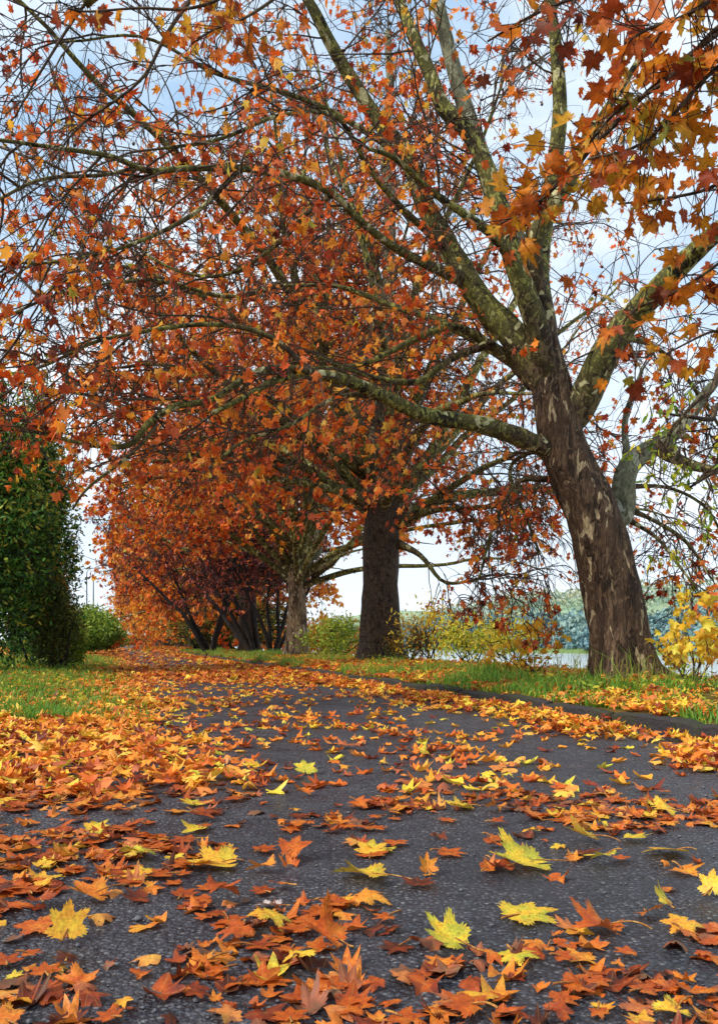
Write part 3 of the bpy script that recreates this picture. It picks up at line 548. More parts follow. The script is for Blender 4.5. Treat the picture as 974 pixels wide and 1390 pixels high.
# ------------------------------------------------------------------ near tree whose branches hang into the top of the picture
def near_tree():
    rg = np.random.default_rng(41); b = bank(.4, 6.3)
    root = thing('plane_tree', 'plane tree at the picture edge whose large bronze leaves hang in close overhead', 'tree', b, AVENUE)
    z = np.linspace(-.1, 3.4, 24); tube_obj('trunk', np.stack([-.05*z, 0*z, z], -1), .46-.04*z, M['trunk'], root, 24, amp=.12, flare=.3)
    LO = {}; keep_ = []
    def limb(pts, r0, r1, n=30, sides=10):
        q = wob(spline(pts, n), .06, rg); LO[id(q)] = tube_obj('limb', q-b, np.linspace(r0, r1, n), M['limb'], root, sides, amp=.1, freq=2.5); keep_.append(q); return q
    l1 = limb([b+[0, 0, 2.7], (5, 1.2, 3.9), (3.6, 2.2, 4.1), (2.4, 2.9, 3.75), (1.8, 3.2, 3.3)], .2, .03)
    l2 = limb([b+[0, 0, 3.2], (4.8, 1.5, 4.8), (3, 2.6, 5.2), (1., 3.6, 5.1), (-.6, 4.2, 4.6), (-1.5, 4.4, 4.15)], .2, .025)
    l3 = limb([b+[-.1, .2, 2.4], (5.2, 2.4, 3.1), (3.8, 3.6, 3.2), (2.6, 4., 2.9), (2., 4.1, 2.65)], .17, .02)
    limb([b+[0, 0, 3.1], (6.6, .2, 5), (7, -.6, 7.5)], .25, .1); limb([b+[0, 0, 3.2], (6, .8, 5), (5.4, 1.6, 7.5), (5.2, 2, 9)], .25, .06)
    sprigs = [  # u, v, d polylines with the number of leaves and their mean tint
     (l1, [(1010, 20, 3.1), (974, 35, 3.1), (927, 85, 3.15), (887, 120, 3.2), (837, 150, 3.2), (787, 210, 3.25), (737, 270, 3.3), (680, 305, 3.35)], 44, .60),
     (l1, [(1000, 60, 3.), (950, 110, 3.), (900, 170, 3.), (860, 200, 3.), (800, 215, 3.05)], 26, .64),
     (l1, [(1000, -60, 3.1), (900, -30, 3.2), (800, -10, 3.3), (720, 20, 3.3), (660, 55, 3.3)], 18, .34),
     (l1, [(990, -20, 2.9), (930, 20, 2.9), (880, 40, 2.9), (850, 60, 2.9)], 20, .45),
     (l3, [(1000, 240, 3.6), (950, 260, 3.6), (890, 270, 3.6), (840, 275, 3.6)], 18, .5),
     (l3, [(1010, 330, 3.9), (960, 370, 3.9), (910, 400, 3.9), (850, 430, 4.0), (835, 500, 4.0)], 18, .5),
     (l3, [(1000, 440, 3.8), (960, 450, 3.8), (900, 480, 3.9)], 12, .62),
     (l2, [(330, -40, 4.3), (300, -5, 4.3), (250, 10, 4.3), (190, 8, 4.3), (120, 12, 4.3), (90, 8, 4.3)], 15, .55),
     (l2, [(420, -40, 4.2), (370, 0, 4.2), (330, 25, 4.2), (290, 40, 4.2), (260, 60, 4.3)], 13, .55),
     (l1, [(737, 270, 3.3), (720, 300, 3.4), (690, 320, 3.6)], 7, .62),
     (l2, [(620, 200, 4.4), (590, 290, 4.5), (600, 330, 4.5)], 0, .6),
    ]
    pos, Rm, sc, tn = [], [], [], []
    for lm, s, n, t0 in sprigs:
        if n == 0: continue
        n = int(n*2.6)
        pts = [P(*q) for q in s]; k = int(np.argmin(np.linalg.norm(lm-pts[0], axis=1))); st = lm[k]
        sp = wob(spline([st, (st+pts[0])/2+[0, 0, .08]]+pts, 44), .02, rg)
        tube_obj('branch', sp-b, np.linspace(.012, .004, 44), M['twig'], LO[id(lm)], 6, amp=.1, freq=4)
        for j in range(n):
            i = int(rg.uniform(.32, 1)*43); at = sp[i]; o = rg.normal(0, .085, 3); o[2] -= .03; q = at+o
            tube = np.linspace(0, 1, 5)[:, None]*o+at; st_.append(tube-b)
            pos.append(q-b); y = o*1.2+rg.normal(0, .06, 3)+[0, 0, -.09]; Rm.append((y, rg.normal(0, 1, 3)+[0, -.7, .3])); sc.append(rg.uniform(.065, .12)); tn.append(np.clip(rg.normal(t0-.04, .19), .05, 1))
    Rm = frames(np.array([a for a, _ in Rm]), np.array([c for _, c in Rm]))
    v, q = tubes(np.array(st_), np.full((len(st_), 5), .0022), 4); link('leaf_stalks', mesh_np('leaf_stalks', v, q, True), M['twig'], root)['kind'] = 'stuff'
    scatter('crown', T_NEAR, np.array(pos), Rm, np.array(sc), np.array(tn), M['near_canopy'], root, vein=True)
    r5 = np.random.default_rng(43)
    # bare dangling twigs at the upper left corner
    s = [P(-60, -60, 6), P(20, 40, 6), P(60, 120, 6), P(70, 180, 6.1)]
    paths = [(spline([(-.6, 4.2, 4.6), P(200, -80, 5.5), P(120, 0, 6), P(60, 90, 6.1), P(20, 160, 6.2)], 20), 1.), (spline([(-.6, 4.2, 4.6), P(300, -60, 5.8), P(230, 40, 6), P(190, 110, 6.1), P(110, 170, 6.3), P(70, 220, 6.3)], 20), 1.)]
    for pth, w in paths: tube_obj('branch', pth-b, np.linspace(.02, .006, 20), M['twig'], LO[id(l2)], 6, amp=.1)
    S, D = [], []
    for pth, w in paths:
        a, d_, _ = children(pth[None], 16, .2, .6, r5); S.append(a); D.append(d_)
    S = np.vstack(S); D = np.vstack(D); p3 = grow(S, D, r5.uniform(.4, 1.1, len(S)), 8, .3, np.array([0, 0, -.05]), r5)
    s4, d4, _ = children(p3, 6, .2, .8, r5); p4 = grow(s4, d4, r5.uniform(.12, .4, len(s4)), 4, .35, np.array([0, 0, -.05]), r5)
    v, q = tubes(p3, np.linspace(.006, .003, 9)[None]*np.ones((len(p3), 1)), 4); v2, q2 = tubes(p4, np.linspace(.003, .002, 5)[None]*np.ones((len(p4), 1)), 3)
    link('twigs', mesh_np('twigs', np.vstack([v, v2])-b, np.vstack([q, q2+len(v)]), True), M['twig'], root)['kind'] = 'stuff'
st_ = []
near_tree()
# ------------------------------------------------------------------ shrubs and small trees
def shrub(name, label, cat, b, rx, ry, hz, n, size, mat, rg, group=None, nst=7, temps=None, base=.12, clumps=60, tint=(.45, .2), cs=.16, stem=.03, smat='dark_bark', topw=.75):
    root = thing(name, label, cat, b, group); st = []
    cl = []
    while len(cl) < clumps:
        q = rg.uniform(-1, 1, 3); r = np.linalg.norm(q)
        if r > 1 or r < .35: continue
        z = base*hz+(q[2]+1)/2*hz*(1-base); wz = 1-(1-topw)*max(0, q[2]); cl.append([q[0]*rx*wz, q[1]*ry*wz, z])
    cl = np.array(cl)
    ends = cl[rg.choice(len(cl), nst)]
    for e in ends:
        s0 = rg.normal(0, .12*min(rx, 1.5), 3); s0[2] = -.05; m = (s0+e)/2+rg.normal(0, .1*rx, 3)*[1, 1, 0]; m[2] = e[2]*.45
        q = spline([s0, m, e], 12); tube_obj('stem', q, np.linspace(stem, stem*.3, 12), M[smat], root, 7, amp=.12)
    k = rg.integers(0, clumps, n); off = rg.normal(0, 1, (n, 3))*np.array([rx, ry, hz*.6])*cs; pos = cl[k]+off; pos[:, 2] = np.maximum(pos[:, 2], .03)
    tn = np.clip(rg.normal(*tint, n)+rg.normal(0, .1, clumps)[k]+.12*(off[:, 2]/(hz*cs*.6)), 0, 1)  # random tint per clump; upper leaves tinted lighter as painted top light
    tw = n//14; kk = rg.integers(0, clumps, tw); a = cl[kk]; e = a+rg.normal(0, 1, (tw, 3))*np.array([rx, ry, hz*.6])*cs*1.2
    v, q = tubes(np.stack([a, (a+e)/2+rg.normal(0, .02, (tw, 3)), e], 1), np.tile([.008, .005, .003], (tw, 1))*max(1, rx/1.5), 3)
    link('twigs', mesh_np('twigs', v, q, True), M[smat], root)['kind'] = 'stuff'
    scatter('foliage', temps or T_SMALL, pos, hang_frames(n, rg, .2), rg.uniform(.7, 1.3, n)*size, tn, M[mat], root)
    return root
rs = np.random.default_rng(51)
def at(u, d, v=None): x = (u-U0)/F*d; return np.array([x, d, float(ground_z(x, d))])
EV = 'dark evergreens at the verge'
shrub('evergreen_tree', 'tall dark green evergreen filling the side of the picture, its foliage reaching the ground', 'tree', at(-25, 15.5), 1.25, 1.5, 5.8, 26000, .12, 'evergreen', rs, EV, clumps=110, base=.03, cs=.14, topw=.6, tint=(.52, .28))
shrub('evergreen_tree', 'narrower dark evergreen beside the brownish bush', 'tree', at(48, 19), .9, 1.3, 6.2, 20000, .12, 'evergreen', rs, EV, clumps=90, base=.05, cs=.15, tint=(.55, .28), topw=.4)
shrub('bush', 'olive brown bush at the foot of the dark evergreens', 'bush', at(76, 17.), .5, .7, 2.1, 6500, .085, 'brown_bush', rs, clumps=34, base=.03, cs=.2, topw=.6)
shrub('bush', 'loose yellowing bush spilling onto the grass below the evergreens', 'bush', at(92, 19.5), .45, .6, 1.0, 3800, .08, 'ash_leaf', rs, clumps=26, base=.03, cs=.22, tint=(.3, .25), topw=.6)
GB = 'light green bushes along the verge'
for u, d_, rx, h, lab in ((62, 33, 1.4, 1.9, 'low light green bush behind the olive brown one'), (92, 40, 1.9, 2.3, 'light green rounded bush, first of the row beyond the evergreens'), (112, 48, 2.1, 2.6, 'light green bush in the middle of the row, below the two posts'),
                          (128, 60, 1.8, 2.3, 'light green bush sloping down towards the path'), (143, 78, 1.8, 2., 'small light green bush where the path narrows')):
    shrub('bush', lab, 'bush', at(u, d_), rx, rx, h, 6500, .16+d_*.0012, 'green_bush', rs, GB, clumps=60, base=.02, cs=.17, topw=.8, nst=4)
shrub('hedge', 'dark blue green hedge closing off the far end of the path', 'hedge', at(165, 150), 7, 1.5, 1.9, 5000, .5, 'evergreen', rs, clumps=60, base=.02, cs=.1, nst=4)
def plum(u, d_, label, rad, hgt, seed, lean=0.):
    rg = np.random.default_rng(seed); b = at(u, d_); b[2] = float(ground_z(b[0], d_)); root = thing('plum_tree', label, 'tree', b, 'dark plum trees between the plane trees'); limbs = []
    for k in range(5):
        az = k*1.26+rg.uniform(-.3, .3); el = math.radians(rg.uniform(38, 70)); L = hgt*rg.uniform(.75, 1.)
        dd = np.array([math.cos(az)*math.cos(el), math.sin(az)*math.cos(el)*.7, math.sin(el)])+[lean, 0, 0]
        q = grow((b+[math.cos(az)*.12, math.sin(az)*.12, -.05])[None], (dd*[.4, .4, 1])[None], np.array([L]), 12, .12, dd*.12, rg)[0]; q = spline(q, 22)
        tube_obj('stem', q-b, np.linspace(.10, .018, 22)*hgt/6, M['dark_bark'], root, 8, amp=.12); limbs.append((q, 1.))
    crown(root, b, limbs, rg, n2=2.2, L2=(.8, 1.9), n3=5, n4=4, L3=(.4, 1.), L4=(.2, .5), grav=-.02, leaves=2.6, size=.17, up=.1, tint=(.45, .22), twk=1.8, r2=.022, lmat='plum', tmat='dark_bark', temps=T_SMALL, tmin=.4, zmin=lambda p: 1.9+0*p[:, 0])
plum(372, 30.5, 'dark plum tree with a V of black stems right behind the pale peeling trunk', 3, 5.5, 61)
plum(345, 33, 'dark plum tree leaning out over the path beside the pale trunk', 3, 7.2, 62, lean=-.5)
plum(286, 36, 'dark plum tree with splayed black stems in the grass further along', 3.4, 7., 63, lean=-.15)
plum(268, 46, 'dark plum tree deepest in the row under the orange crowns', 3.4, 7.5, 64)
YB = 'riverside shrubs behind the trunks'
shrub('shrub', 'yellow green shrub between the pale trunk and the dark trunk', 'shrub', at(455, 25), .95, .8, 1.15, 2300, .11, 'green_bush', rs, YB, clumps=40, tint=(.85, .15), cs=.2, nst=6)
shrub('shrub', 'thin shrub with small yellow leaves against the river, just past the dark trunk', 'shrub', at(585, 17.5), .75, .6, 1.3, 560, .10, 'yellow_leaf', rs, YB, clumps=40, tint=(.6, .2), cs=.2, nst=9, stem=.018)
shrub('shrub', 'bushy yellow and green shrub with dark stems midway between the two big trunks', 'shrub', at(638, 15), .7, .6, .85, 1300, .09, 'ash_leaf', rs, YB, clumps=40, tint=(.75, .25), cs=.2, nst=9, stem=.016)
shrub('shrub', 'dim orange shrub on the bank behind the black stems', 'shrub', at(440, 36), 2.6, 1.5, 3.4, 5200, .16, 'canopy', rs, YB, clumps=60, temps=T_FAR, tint=(.6, .15), cs=.2, nst=6)
shrub('shrub', 'large green shrub on the bank under the plum trees', 'shrub', at(330, 45), 4, 1.5, 2.6, 6000, .2, 'brown_bush', rs, YB, clumps=70, tint=(.5, .2), cs=.2, nst=6)
shrub('shrub', 'loose yellow and rust shrub on the bank edge just before the leaning trunk', 'shrub', at(690, 12.6), .5, .5, .8, 900, .07, 'ash_leaf', rs, YB, clumps=34, tint=(.85, .2), cs=.2, nst=9, stem=.012)
shrub('shrub', 'low rusty shrub touching the base of the upright dark trunk', 'shrub', at(556, 18.3), .5, .5, .9, 1100, .08, 'brown_bush', rs, YB, clumps=30, tint=(.8, .2), cs=.2, nst=7, stem=.014)
shrub('sapling', 'short golden leaved sapling close against the leaning trunk', 'sapling', at(930, 9.4), .3, .3, .5, 80, .10, 'yellow_leaf', rs, YB, clumps=26, temps=T_FAR, tint=(.5, .25), cs=.16, nst=7, stem=.008, smat='twig')
shrub('sapling', 'sparse sapling with orange and yellow leaves in front of the bright water', 'sapling', at(722, 11.2), .62, .4, .85, 90, .14, 'yellow_leaf', rs, YB, clumps=30, temps=T_FAR, tint=(.35, .3), cs=.16, nst=9, stem=.009)
shrub('sapling', 'bright yellow leaved sapling at the foot of the leaning trunk, on its river side', 'sapling', at(938, 8.4), .46, .4, .98, 120, .125, 'yellow_leaf', rs, YB, clumps=34, temps=T_MID, tint=(.6, .25), cs=.13, nst=8, stem=.01, smat='twig')
def ash():
    rg = np.random.default_rng(71); b = np.array([8.6, 8.6, float(ground_z(6.4, 8.6))]); b[2] = float(ground_z(b[0], b[1]))
    root = thing('ash_tree', 'green and yellow leaved tree reaching in behind the leaning trunk from the river bank', 'tree', b)
    z = np.linspace(-.1, 5, 20); tube_obj('trunk', np.stack([-.1*z, 0*z, z], -1), .17-.02*z, M['trunk_plain'], root, 14, amp=.1, flare=.2); limbs = []
    for pts in ([b+[-.2, 0, 2.4], P(1040, 590, 8.3), P(960, 570, 8.1), P(890, 560, 8)], [b+[-.2, 0, 2.6], P(1050, 600, 8.4), P(970, 640, 8.2), P(930, 665, 8.1)], [b+[-.3, 0, 3.4], P(1050, 520, 8.2), P(960, 535, 8), P(905, 590, 8)]):
        q = spline(pts, 20); tube_obj('limb', q-b, np.linspace(.05, .01, 20), M['twig'], root, 7, amp=.1); limbs.append((q[8:], 1.))
    crown(root, b, limbs, rg, n2=4.5, L2=(.3, .9), n3=5, n4=4, L3=(.2, .5), L4=(.1, .25), grav=-.08, leaves=1.6, size=.085, up=0, tint=(.5, .25), r2=.008, lmat='ash_leaf', temps=T_SMALL, tmin=.1, zmin=lambda p: np.where(p[:, 0]/p[:, 1] < .345, 99, 0))
ash()
for u, lab in ((118, 'slim grey lamp post above the green bushes, nearer to the evergreens'), (127, 'slim grey lamp post above the green bushes, nearer to the orange crowns')):
    b = at(u, 92 if u == 118 else 96); r = thing('lamp_post', lab, 'lamp post', b, 'lamp posts beyond the bushes')
    z = np.linspace(0, 8.6, 12); tube_obj('pole', np.stack([0*z, 0*z, z], -1), .11-.006*z, M['metal'], r, 10, amp=0)
    q = spline([(0, 0, 8.5), (.3, 0, 8.9), (1.1, 0, 9.05)], 10); tube_obj('arm', q, np.full(10, .04), M['metal'], r, 8, amp=0)
    q = spline([(1.05, 0, 9.05), (1.25, 0, 9.06), (1.65, 0, 9.02)], 8); tube_obj('lamp_head', q, np.array([.05, .1, .14, .15, .14, .12, .09, .03]), M['lens'], r, 10, amp=0)
# ------------------------------------------------------------------ grass
def blades(name, X, Y, h, tint, rg, w=.006):
    n = len(X); Z = ground_z(X, Y); a = rg.uniform(0, 6.283, n); lean = rg.normal(0, .35, (n, 2))*h[:, None]
    b = np.stack([X, Y, Z-.01], -1); s = np.stack([np.cos(a), np.sin(a), 0*a], -1)*w
    m = b+np.stack([lean[:, 0]*.35, lean[:, 1]*.35, h*.6], -1); t = b+np.stack([lean[:, 0], lean[:, 1], h*(.98-.25*rg.random(n))], -1)
    V = np.stack([b-s, b+s, m-s*.75, m+s*.75, t], 1).reshape(-1, 3); o = (np.arange(n)*5)[:, None]
    Fc = np.stack([o+[0, 1, 3], o+[0, 3, 2], o+[2, 3, 4]], 1).reshape(-1, 3)
    o = link(name, mesh_np(name, V, Fc, False, {'tint': ('FACE', np.repeat(tint, 3))}), M['grass']); o['kind'] = 'stuff'; return o
def nz(x, y, s, o=0.):
    return np.array([noise.noise(Vector((a*s+o, b_*s, o))) for a, b_ in zip(x, y)])
def in_view(x, y, m=.2): return (np.abs(x) < .46*y+m+.3) | (y < 0)
rgG = np.random.default_rng(81)
# left verge
n = 60000; y = 6.2+rgG.random(n)**1.6*26; c = -rgG.random(n)*(2.2+y*.22)+.3; x = c-SL*y; k = in_view(x, y); x, y = x[k], y[k]
g = nz(x, y, 1.3, 3.); e = smooth(.5, -.4, cc(x, y)+.9*g+.25*np.sin(y*3)); k = rgG.random(len(x)) < np.clip(.6+g*1.5, 0.05, 1)*(.12+.88*e); x, y, g = x[k], y[k], g[k]
blades('grass', x, y, rgG.uniform(.07, .15, len(x))*(1+y*.015), np.clip(rgG.normal(.5, .2, len(x)), 0, 1), rgG, .005)
# right verge
n = 80000; y = 3.5+rgG.random(n)**1.5*44; c = 3.82+rgG.random(n)**1.35*3.7; x = c-SL*y; k = in_view(x, y); x, y = x[k], y[k]
g = nz(x, y, .9, 9.); cq = cc(x, y); k = rgG.random(len(x)) < np.clip(.5+.35*(cq < 4.1)+g*2.2-.6*smooth(12, 15, y)*smooth(7., 5.5, cq)*(y < 26), .02, 1); x, y, g = x[k], y[k], g[k]
blades('grass', x, y, rgG.uniform(.06, .17, len(x))*(.7+np.clip(g*2, 0, 1.1)+y*.01)*(1-.6*smooth(5.6, 6.8, cc(x, y))), np.clip(rgG.normal(.5, .22, len(x))+.2*(y > 12), 0, 1), rgG, .006)
# long dry stalks by the big trunk and on the bank edge
n = 260; y = rgG.uniform(8, 11, n); c = rgG.uniform(5.4, 6.7, n); x = c-SL*y
blades('grass', x, y, rgG.uniform(.25, .55, n), np.clip(rgG.normal(.9, .12, n), 0, 1), rgG, .004)
# ------------------------------------------------------------------ fallen leaves
def dens(x, y):
    c = cc(x, y); n1 = nz(x, y, 1.1, 1.); n2 = nz(x, y, 3., 5.)
    v = .5+1.1*n1+.7*n2
    gut = smooth(2.65, 3.35, c+.35*n1*2)*(.45+.55*smooth(.3, .6, v))*(c < 3.8)*smooth(2.6, 3.6, y)
    left = smooth(.85, -.05, c+.6*n1)*smooth(2.5, 3.5, y+.8*n1)
    far = smooth(11.5, 14, y+2.5*n1)*(c < 3.8)*np.where(y > 19, .03+.6*smooth(1., 1.9, np.abs(c-1.9+.5*n2)), 1)*(1-.75*smooth(.6, .75, v)*(np.abs(c-1.9) < 1.4))
    cen = np.where(y > 3.2, .05+.22*(v > .66), .10+.45*smooth(.45, .75, v))
    D = np.maximum.reduce([gut, left*1., far*.95, cen*(c < 3.85)])
    verge_l = (c < 0.1) & (y > 6.3); D = np.where(verge_l, np.clip(.17+.42*smooth(.45, .9, v)+.5*smooth(-.8, .1, c+.8*n1)+.4*smooth(7.3, 6.3, y+1.2*n2), 0, .9), D)
    vr = c > 3.85; D = np.where(vr, np.where((y > 11.5) & (c < 6.6), .9, .30+.50*smooth(.45, .75, v)), D)
    D = np.where((c > 3.68) & (c < 3.84) & (y > 4.5) & (y < 13), D*.35, D)
    return D*np.where(c > 8.8, .3, 1)
rgL = np.random.default_rng(91)
def layer(y0, y1, per, rng_c, size, temps):
    xs, ys = [], []
    W = max(abs(.46*y1)*2, 2)+1; n = int((y1-y0)*W*per)
    y = rgL.uniform(y0, y1, n); x = rgL.uniform(-W/2, W/2, n); k = in_view(x, y, .1); x, y = x[k], y[k]; c = cc(x, y); k = (c > rng_c[0]) & (c < rng_c[1]); x, y = x[k], y[k]
    D = dens(x, y); k = rgL.random(len(x)) < D; x, y, D = x[k], y[k], D[k]
    return x, y, D
acc = {'near': [], 'mid': [], 'far': []}
for (y0, y1, per, key, sz, th) in ((3.3, 7, 400, 'mid', .094, 0), (7, 13, 290, 'mid', .105, 0), (13, 24, 150, 'far', .135, 0), (24, 45, 45, 'far', .22, 0), (45, 90, 8, 'far', .42, 0)):
    x, y, D = layer(y0, y1, per, (-14, 10.), sz, key); n = len(x)
    z = ground_z(x, y)+.012+np.abs(rgL.normal(0, 1, n))*.028*np.clip(D*1.3, 0, 1)*np.where(y > 19, .4, 1.2)
    c = cc(x, y); z += .035*np.exp(-((c-3.45)/.25)**2)*(c < 3.85)*(y > 4)*rgL.random(n)
    tl = (.05+.28*np.clip(D, 0, 1)*rgL.random(n)**1.5)*np.where(y > 19, .4, 1)
    tn = rgL.normal(.54, .17, n)+.10*(x > .5)*(y < 8)-.10*(y > 12)+.1*(cc(x, y) < .6)*(y < 9); tn -= .12*smooth(5., 3.2, y)+.10*rgL.random(n)*(y < 6); tn = np.where(rgL.random(n) < .1, rgL.uniform(.82, .95, n), tn); tn = np.where(rgL.random(n) < .14, rgL.uniform(.05, .25, n), tn)
    acc[key].append((np.stack([x, y, z], -1), flat_frames(n, rgL, tl), sz*rgL.uniform(.6, 1.2, n), np.clip(tn, 0.02, .96)))
for key, tm in (('mid', T_MID), ('far', T_FAR)):
    a = acc[key]; tag(scatter('fallen_leaves', tm, np.vstack([q[0] for q in a]), np.concatenate([q[1] for q in a]), np.concatenate([q[2] for q in a]), np.concatenate([q[3] for q in a]), M['ground_leaf']), kind='stuff')
# individual leaves close to the camera
def one_leaf(x, y, size, rot, tint, label, curl=1., pitch=0., roll=0., stalk=True, lift=0., seed=0, white=False):
    rg = np.random.default_rng(seed+1000); V, Fc, ve, rim = leaf_template(2, 4, rg, curl); V = V*size
    V[:, 2] += .03*size*np.sin(V[:, 0]*40/size*.14+seed)*np.linalg.norm(V[:, :2], axis=1)/size
    cr, sr = math.cos(roll), math.sin(roll); cp, sp = math.cos(pitch), math.sin(pitch)
    Rx = np.array([[1, 0, 0], [0, cp, -sp], [0, sp, cp]]); Ry = np.array([[cr, 0, sr], [0, 1, 0], [-sr, 0, cr]]); a = math.radians(rot)
    Rz = np.array([[math.cos(a), -math.sin(a), 0], [math.sin(a), math.cos(a), 0], [0, 0, 1]]); Rt = Rz@Rx@Ry
    V = V@Rt.T; zmin = V[:, 2].min(); V[:, 2] -= zmin
    root = thing('fallen_leaf', label, 'leaf', (x, y, .009+lift), 'fallen leaves lying on the path')
    me = mesh_np('blade', V, Fc, True, {'tint': ('FACE', np.full(len(Fc), tint)), 'vein': ('POINT', ve), 'rim': ('POINT', rim)}); link('blade', me, M['pale_leaf'] if white else M['hero_leaf'], root)
    if stalk:
        L = size*rg.uniform(.35, .7); t = np.linspace(0, 1, 8)[:, None]; dr = np.array([rg.normal(0, .25), -1, 0]); 
        q = (t*dr*L+np.array([0, 0, 1])*np.sin(t*2.2)*L*rg.uniform(-.05, .3))@Rt.T; q[:, 2] -= zmin; q[:, 2] = np.maximum(q[:, 2], .002)
        v, f = tubes(q[None], np.linspace(.0016, .0024, 8)[None], 5); link('stalk', mesh_np('stalk', v, f, True), M['stalk'], root)
    return root
M['pale_leaf'] = leaf_mat('pale leaf underside', [(0, (.62, .5, .45)), (1, (.78, .7, .66))], .1, .5, .2, vein=True, nscale=20)
def gp(u, v): d_ = F*H0/(v-V0); return (u-U0)/F*d_, d_
HERO = [ # u, v, width px, rot, tint, curl, pitch, roll, label, reference
 (705, 1252, 92, -75, .87, .35, .12, .1, 'big clean yellow leaf lying flat on bare asphalt', 'the big flat yellow leaf'),
 (617, 1292, 95, 60, .97, .9, .5, -.2, 'yellow green leaf with raised lobes, low beside the big flat yellow one', 'the raised yellow green leaf'),
 (92, 1284, 75, 5, .80, .7, 1.2, .1, 'amber yellow leaf standing on edge by itself near the camera', 'the standing amber leaf'),
 (195, 1172, 62, 80, .95, .9, .15, .3, 'flat lime yellow leaf with a dark stalk on bare asphalt', 'the lime yellow leaf'),
 (302, 1180, 85, 100, .78, 1.1, .25, -.2, 'wide golden orange leaf with curled rim', 'the wide golden leaf'),
 (396, 1170, 70, -60, .38, 1.4, .5, .3, 'crumpled deep orange leaf resting behind the pale white one', 'the crumpled deep orange leaf'),
 (101, 1190, 38, 20, .32, .6, .4, .2, 'small square brick red leaf alone on dark asphalt', 'the small brick red leaf'),
 (130, 1226, 72, 110, .55, 1.3, .3, -.3, 'arched orange leaf with a pale back edge', 'the arched orange leaf'),
 (414, 1054, 44, 10, .97, .9, .9, .1, 'bright lime leaf standing up on open asphalt', 'the upright lime leaf'),
 (371, 1238, 48, 80, .5, .8, .1, .2, 'small white leaf showing its pale underside', 'the small white leaf'),
 (452, 1290, 95, 75, .42, 1.4, .6, -.3, 'large folded orange red leaf with one point raised', 'the large folded orange red leaf'),
 (128, 1136, 52, -30, .86, 1.1, .4, .3, 'curled yellow leaf with one lobe pointing up', 'the curled yellow leaf'),
 (505, 1198, 95, 85, .82, 1., .25, .2, 'broad yellow leaf with orange patches in the middle of the path', 'the broad patched yellow leaf'),
 (580, 1192, 40, 0, .6, .9, 1.1, .3, 'small upright orange leaf beside the broad patched yellow one', 'the small upright orange leaf'),
 (722, 1180, 100, 95, .93, 1.2, .15, -.2, 'large greenish yellow leaf lying spread with brown neighbours', 'the large greenish yellow leaf'),
 (800, 1150, 62, 60, .80, .8, .3, .3, 'pointed yellow leaf with a long side lobe', 'the pointed yellow leaf'),
 (966, 1222, 55, -20, .85, .7, 1., -.4, 'tall yellow leaf standing on edge at the picture side', 'the tall yellow edge leaf'),
 (903, 1236, 48, 30, .93, 1., .9, .3, 'pale yellow leaf propped upright against an orange one', 'the propped pale yellow leaf'),
 (878, 1250, 60, 190, .45, 1.4, .6, .2, 'rolled orange leaf that props up a pale yellow one', 'the rolled orange leaf'),
 (822, 1272, 95, 60, .38, 1.2, .3, .1, 'large brick orange leaf in the cluster beside the rolled one', 'the large brick orange leaf'),
 (713, 1091, 38, 90, .7, 1.5, .4, .2, 'small olive brown curled leaf alone on smooth asphalt', 'the small olive brown leaf'),
 (575, 1028, 32, 40, .93, .9, .8, .1, 'small greenish yellow upright leaf on the far asphalt', 'the small greenish far leaf'),
 (915, 1166, 75, 80, .78, .8, .15, .2, 'amber leaf lying flat near the picture side', 'the flat amber leaf'),
 (906, 1110, 45, 70, .84, 1.1, .3, -.2, 'dull yellow cupped leaf beside the drift by the kerb', 'the cupped dull yellow leaf'),
 (632, 1102, 48, 80, .84, .8, .15, .1, 'yellow orange leaf lying open on smooth asphalt', 'the open yellow orange leaf'),
 (55, 1238, 50, 40, .22, 1., .1, .1, 'dark wet red leaf pressed flat on the asphalt', 'the dark wet red leaf'),
]
hp = []
for i, (u, v, w, rot, tn, cu, pi_, ro, lab, ref) in enumerate(HERO):
    x, y = gp(u, v); one_leaf(x, y, w/F*y*(.92 if pi_ < .4 else .78), rot, tn, lab, cu, pi_*(.75 if pi_ < 1 else 1), ro, True, .004, i, white=(ref == 'the small white leaf')); hp.append((x, y, ref))
def colour(t): return 'dark red brown' if t < .12 else 'brick red' if t < .27 else 'deep orange' if t < .45 else 'orange' if t < .64 else 'golden orange' if t < .78 else 'yellow'
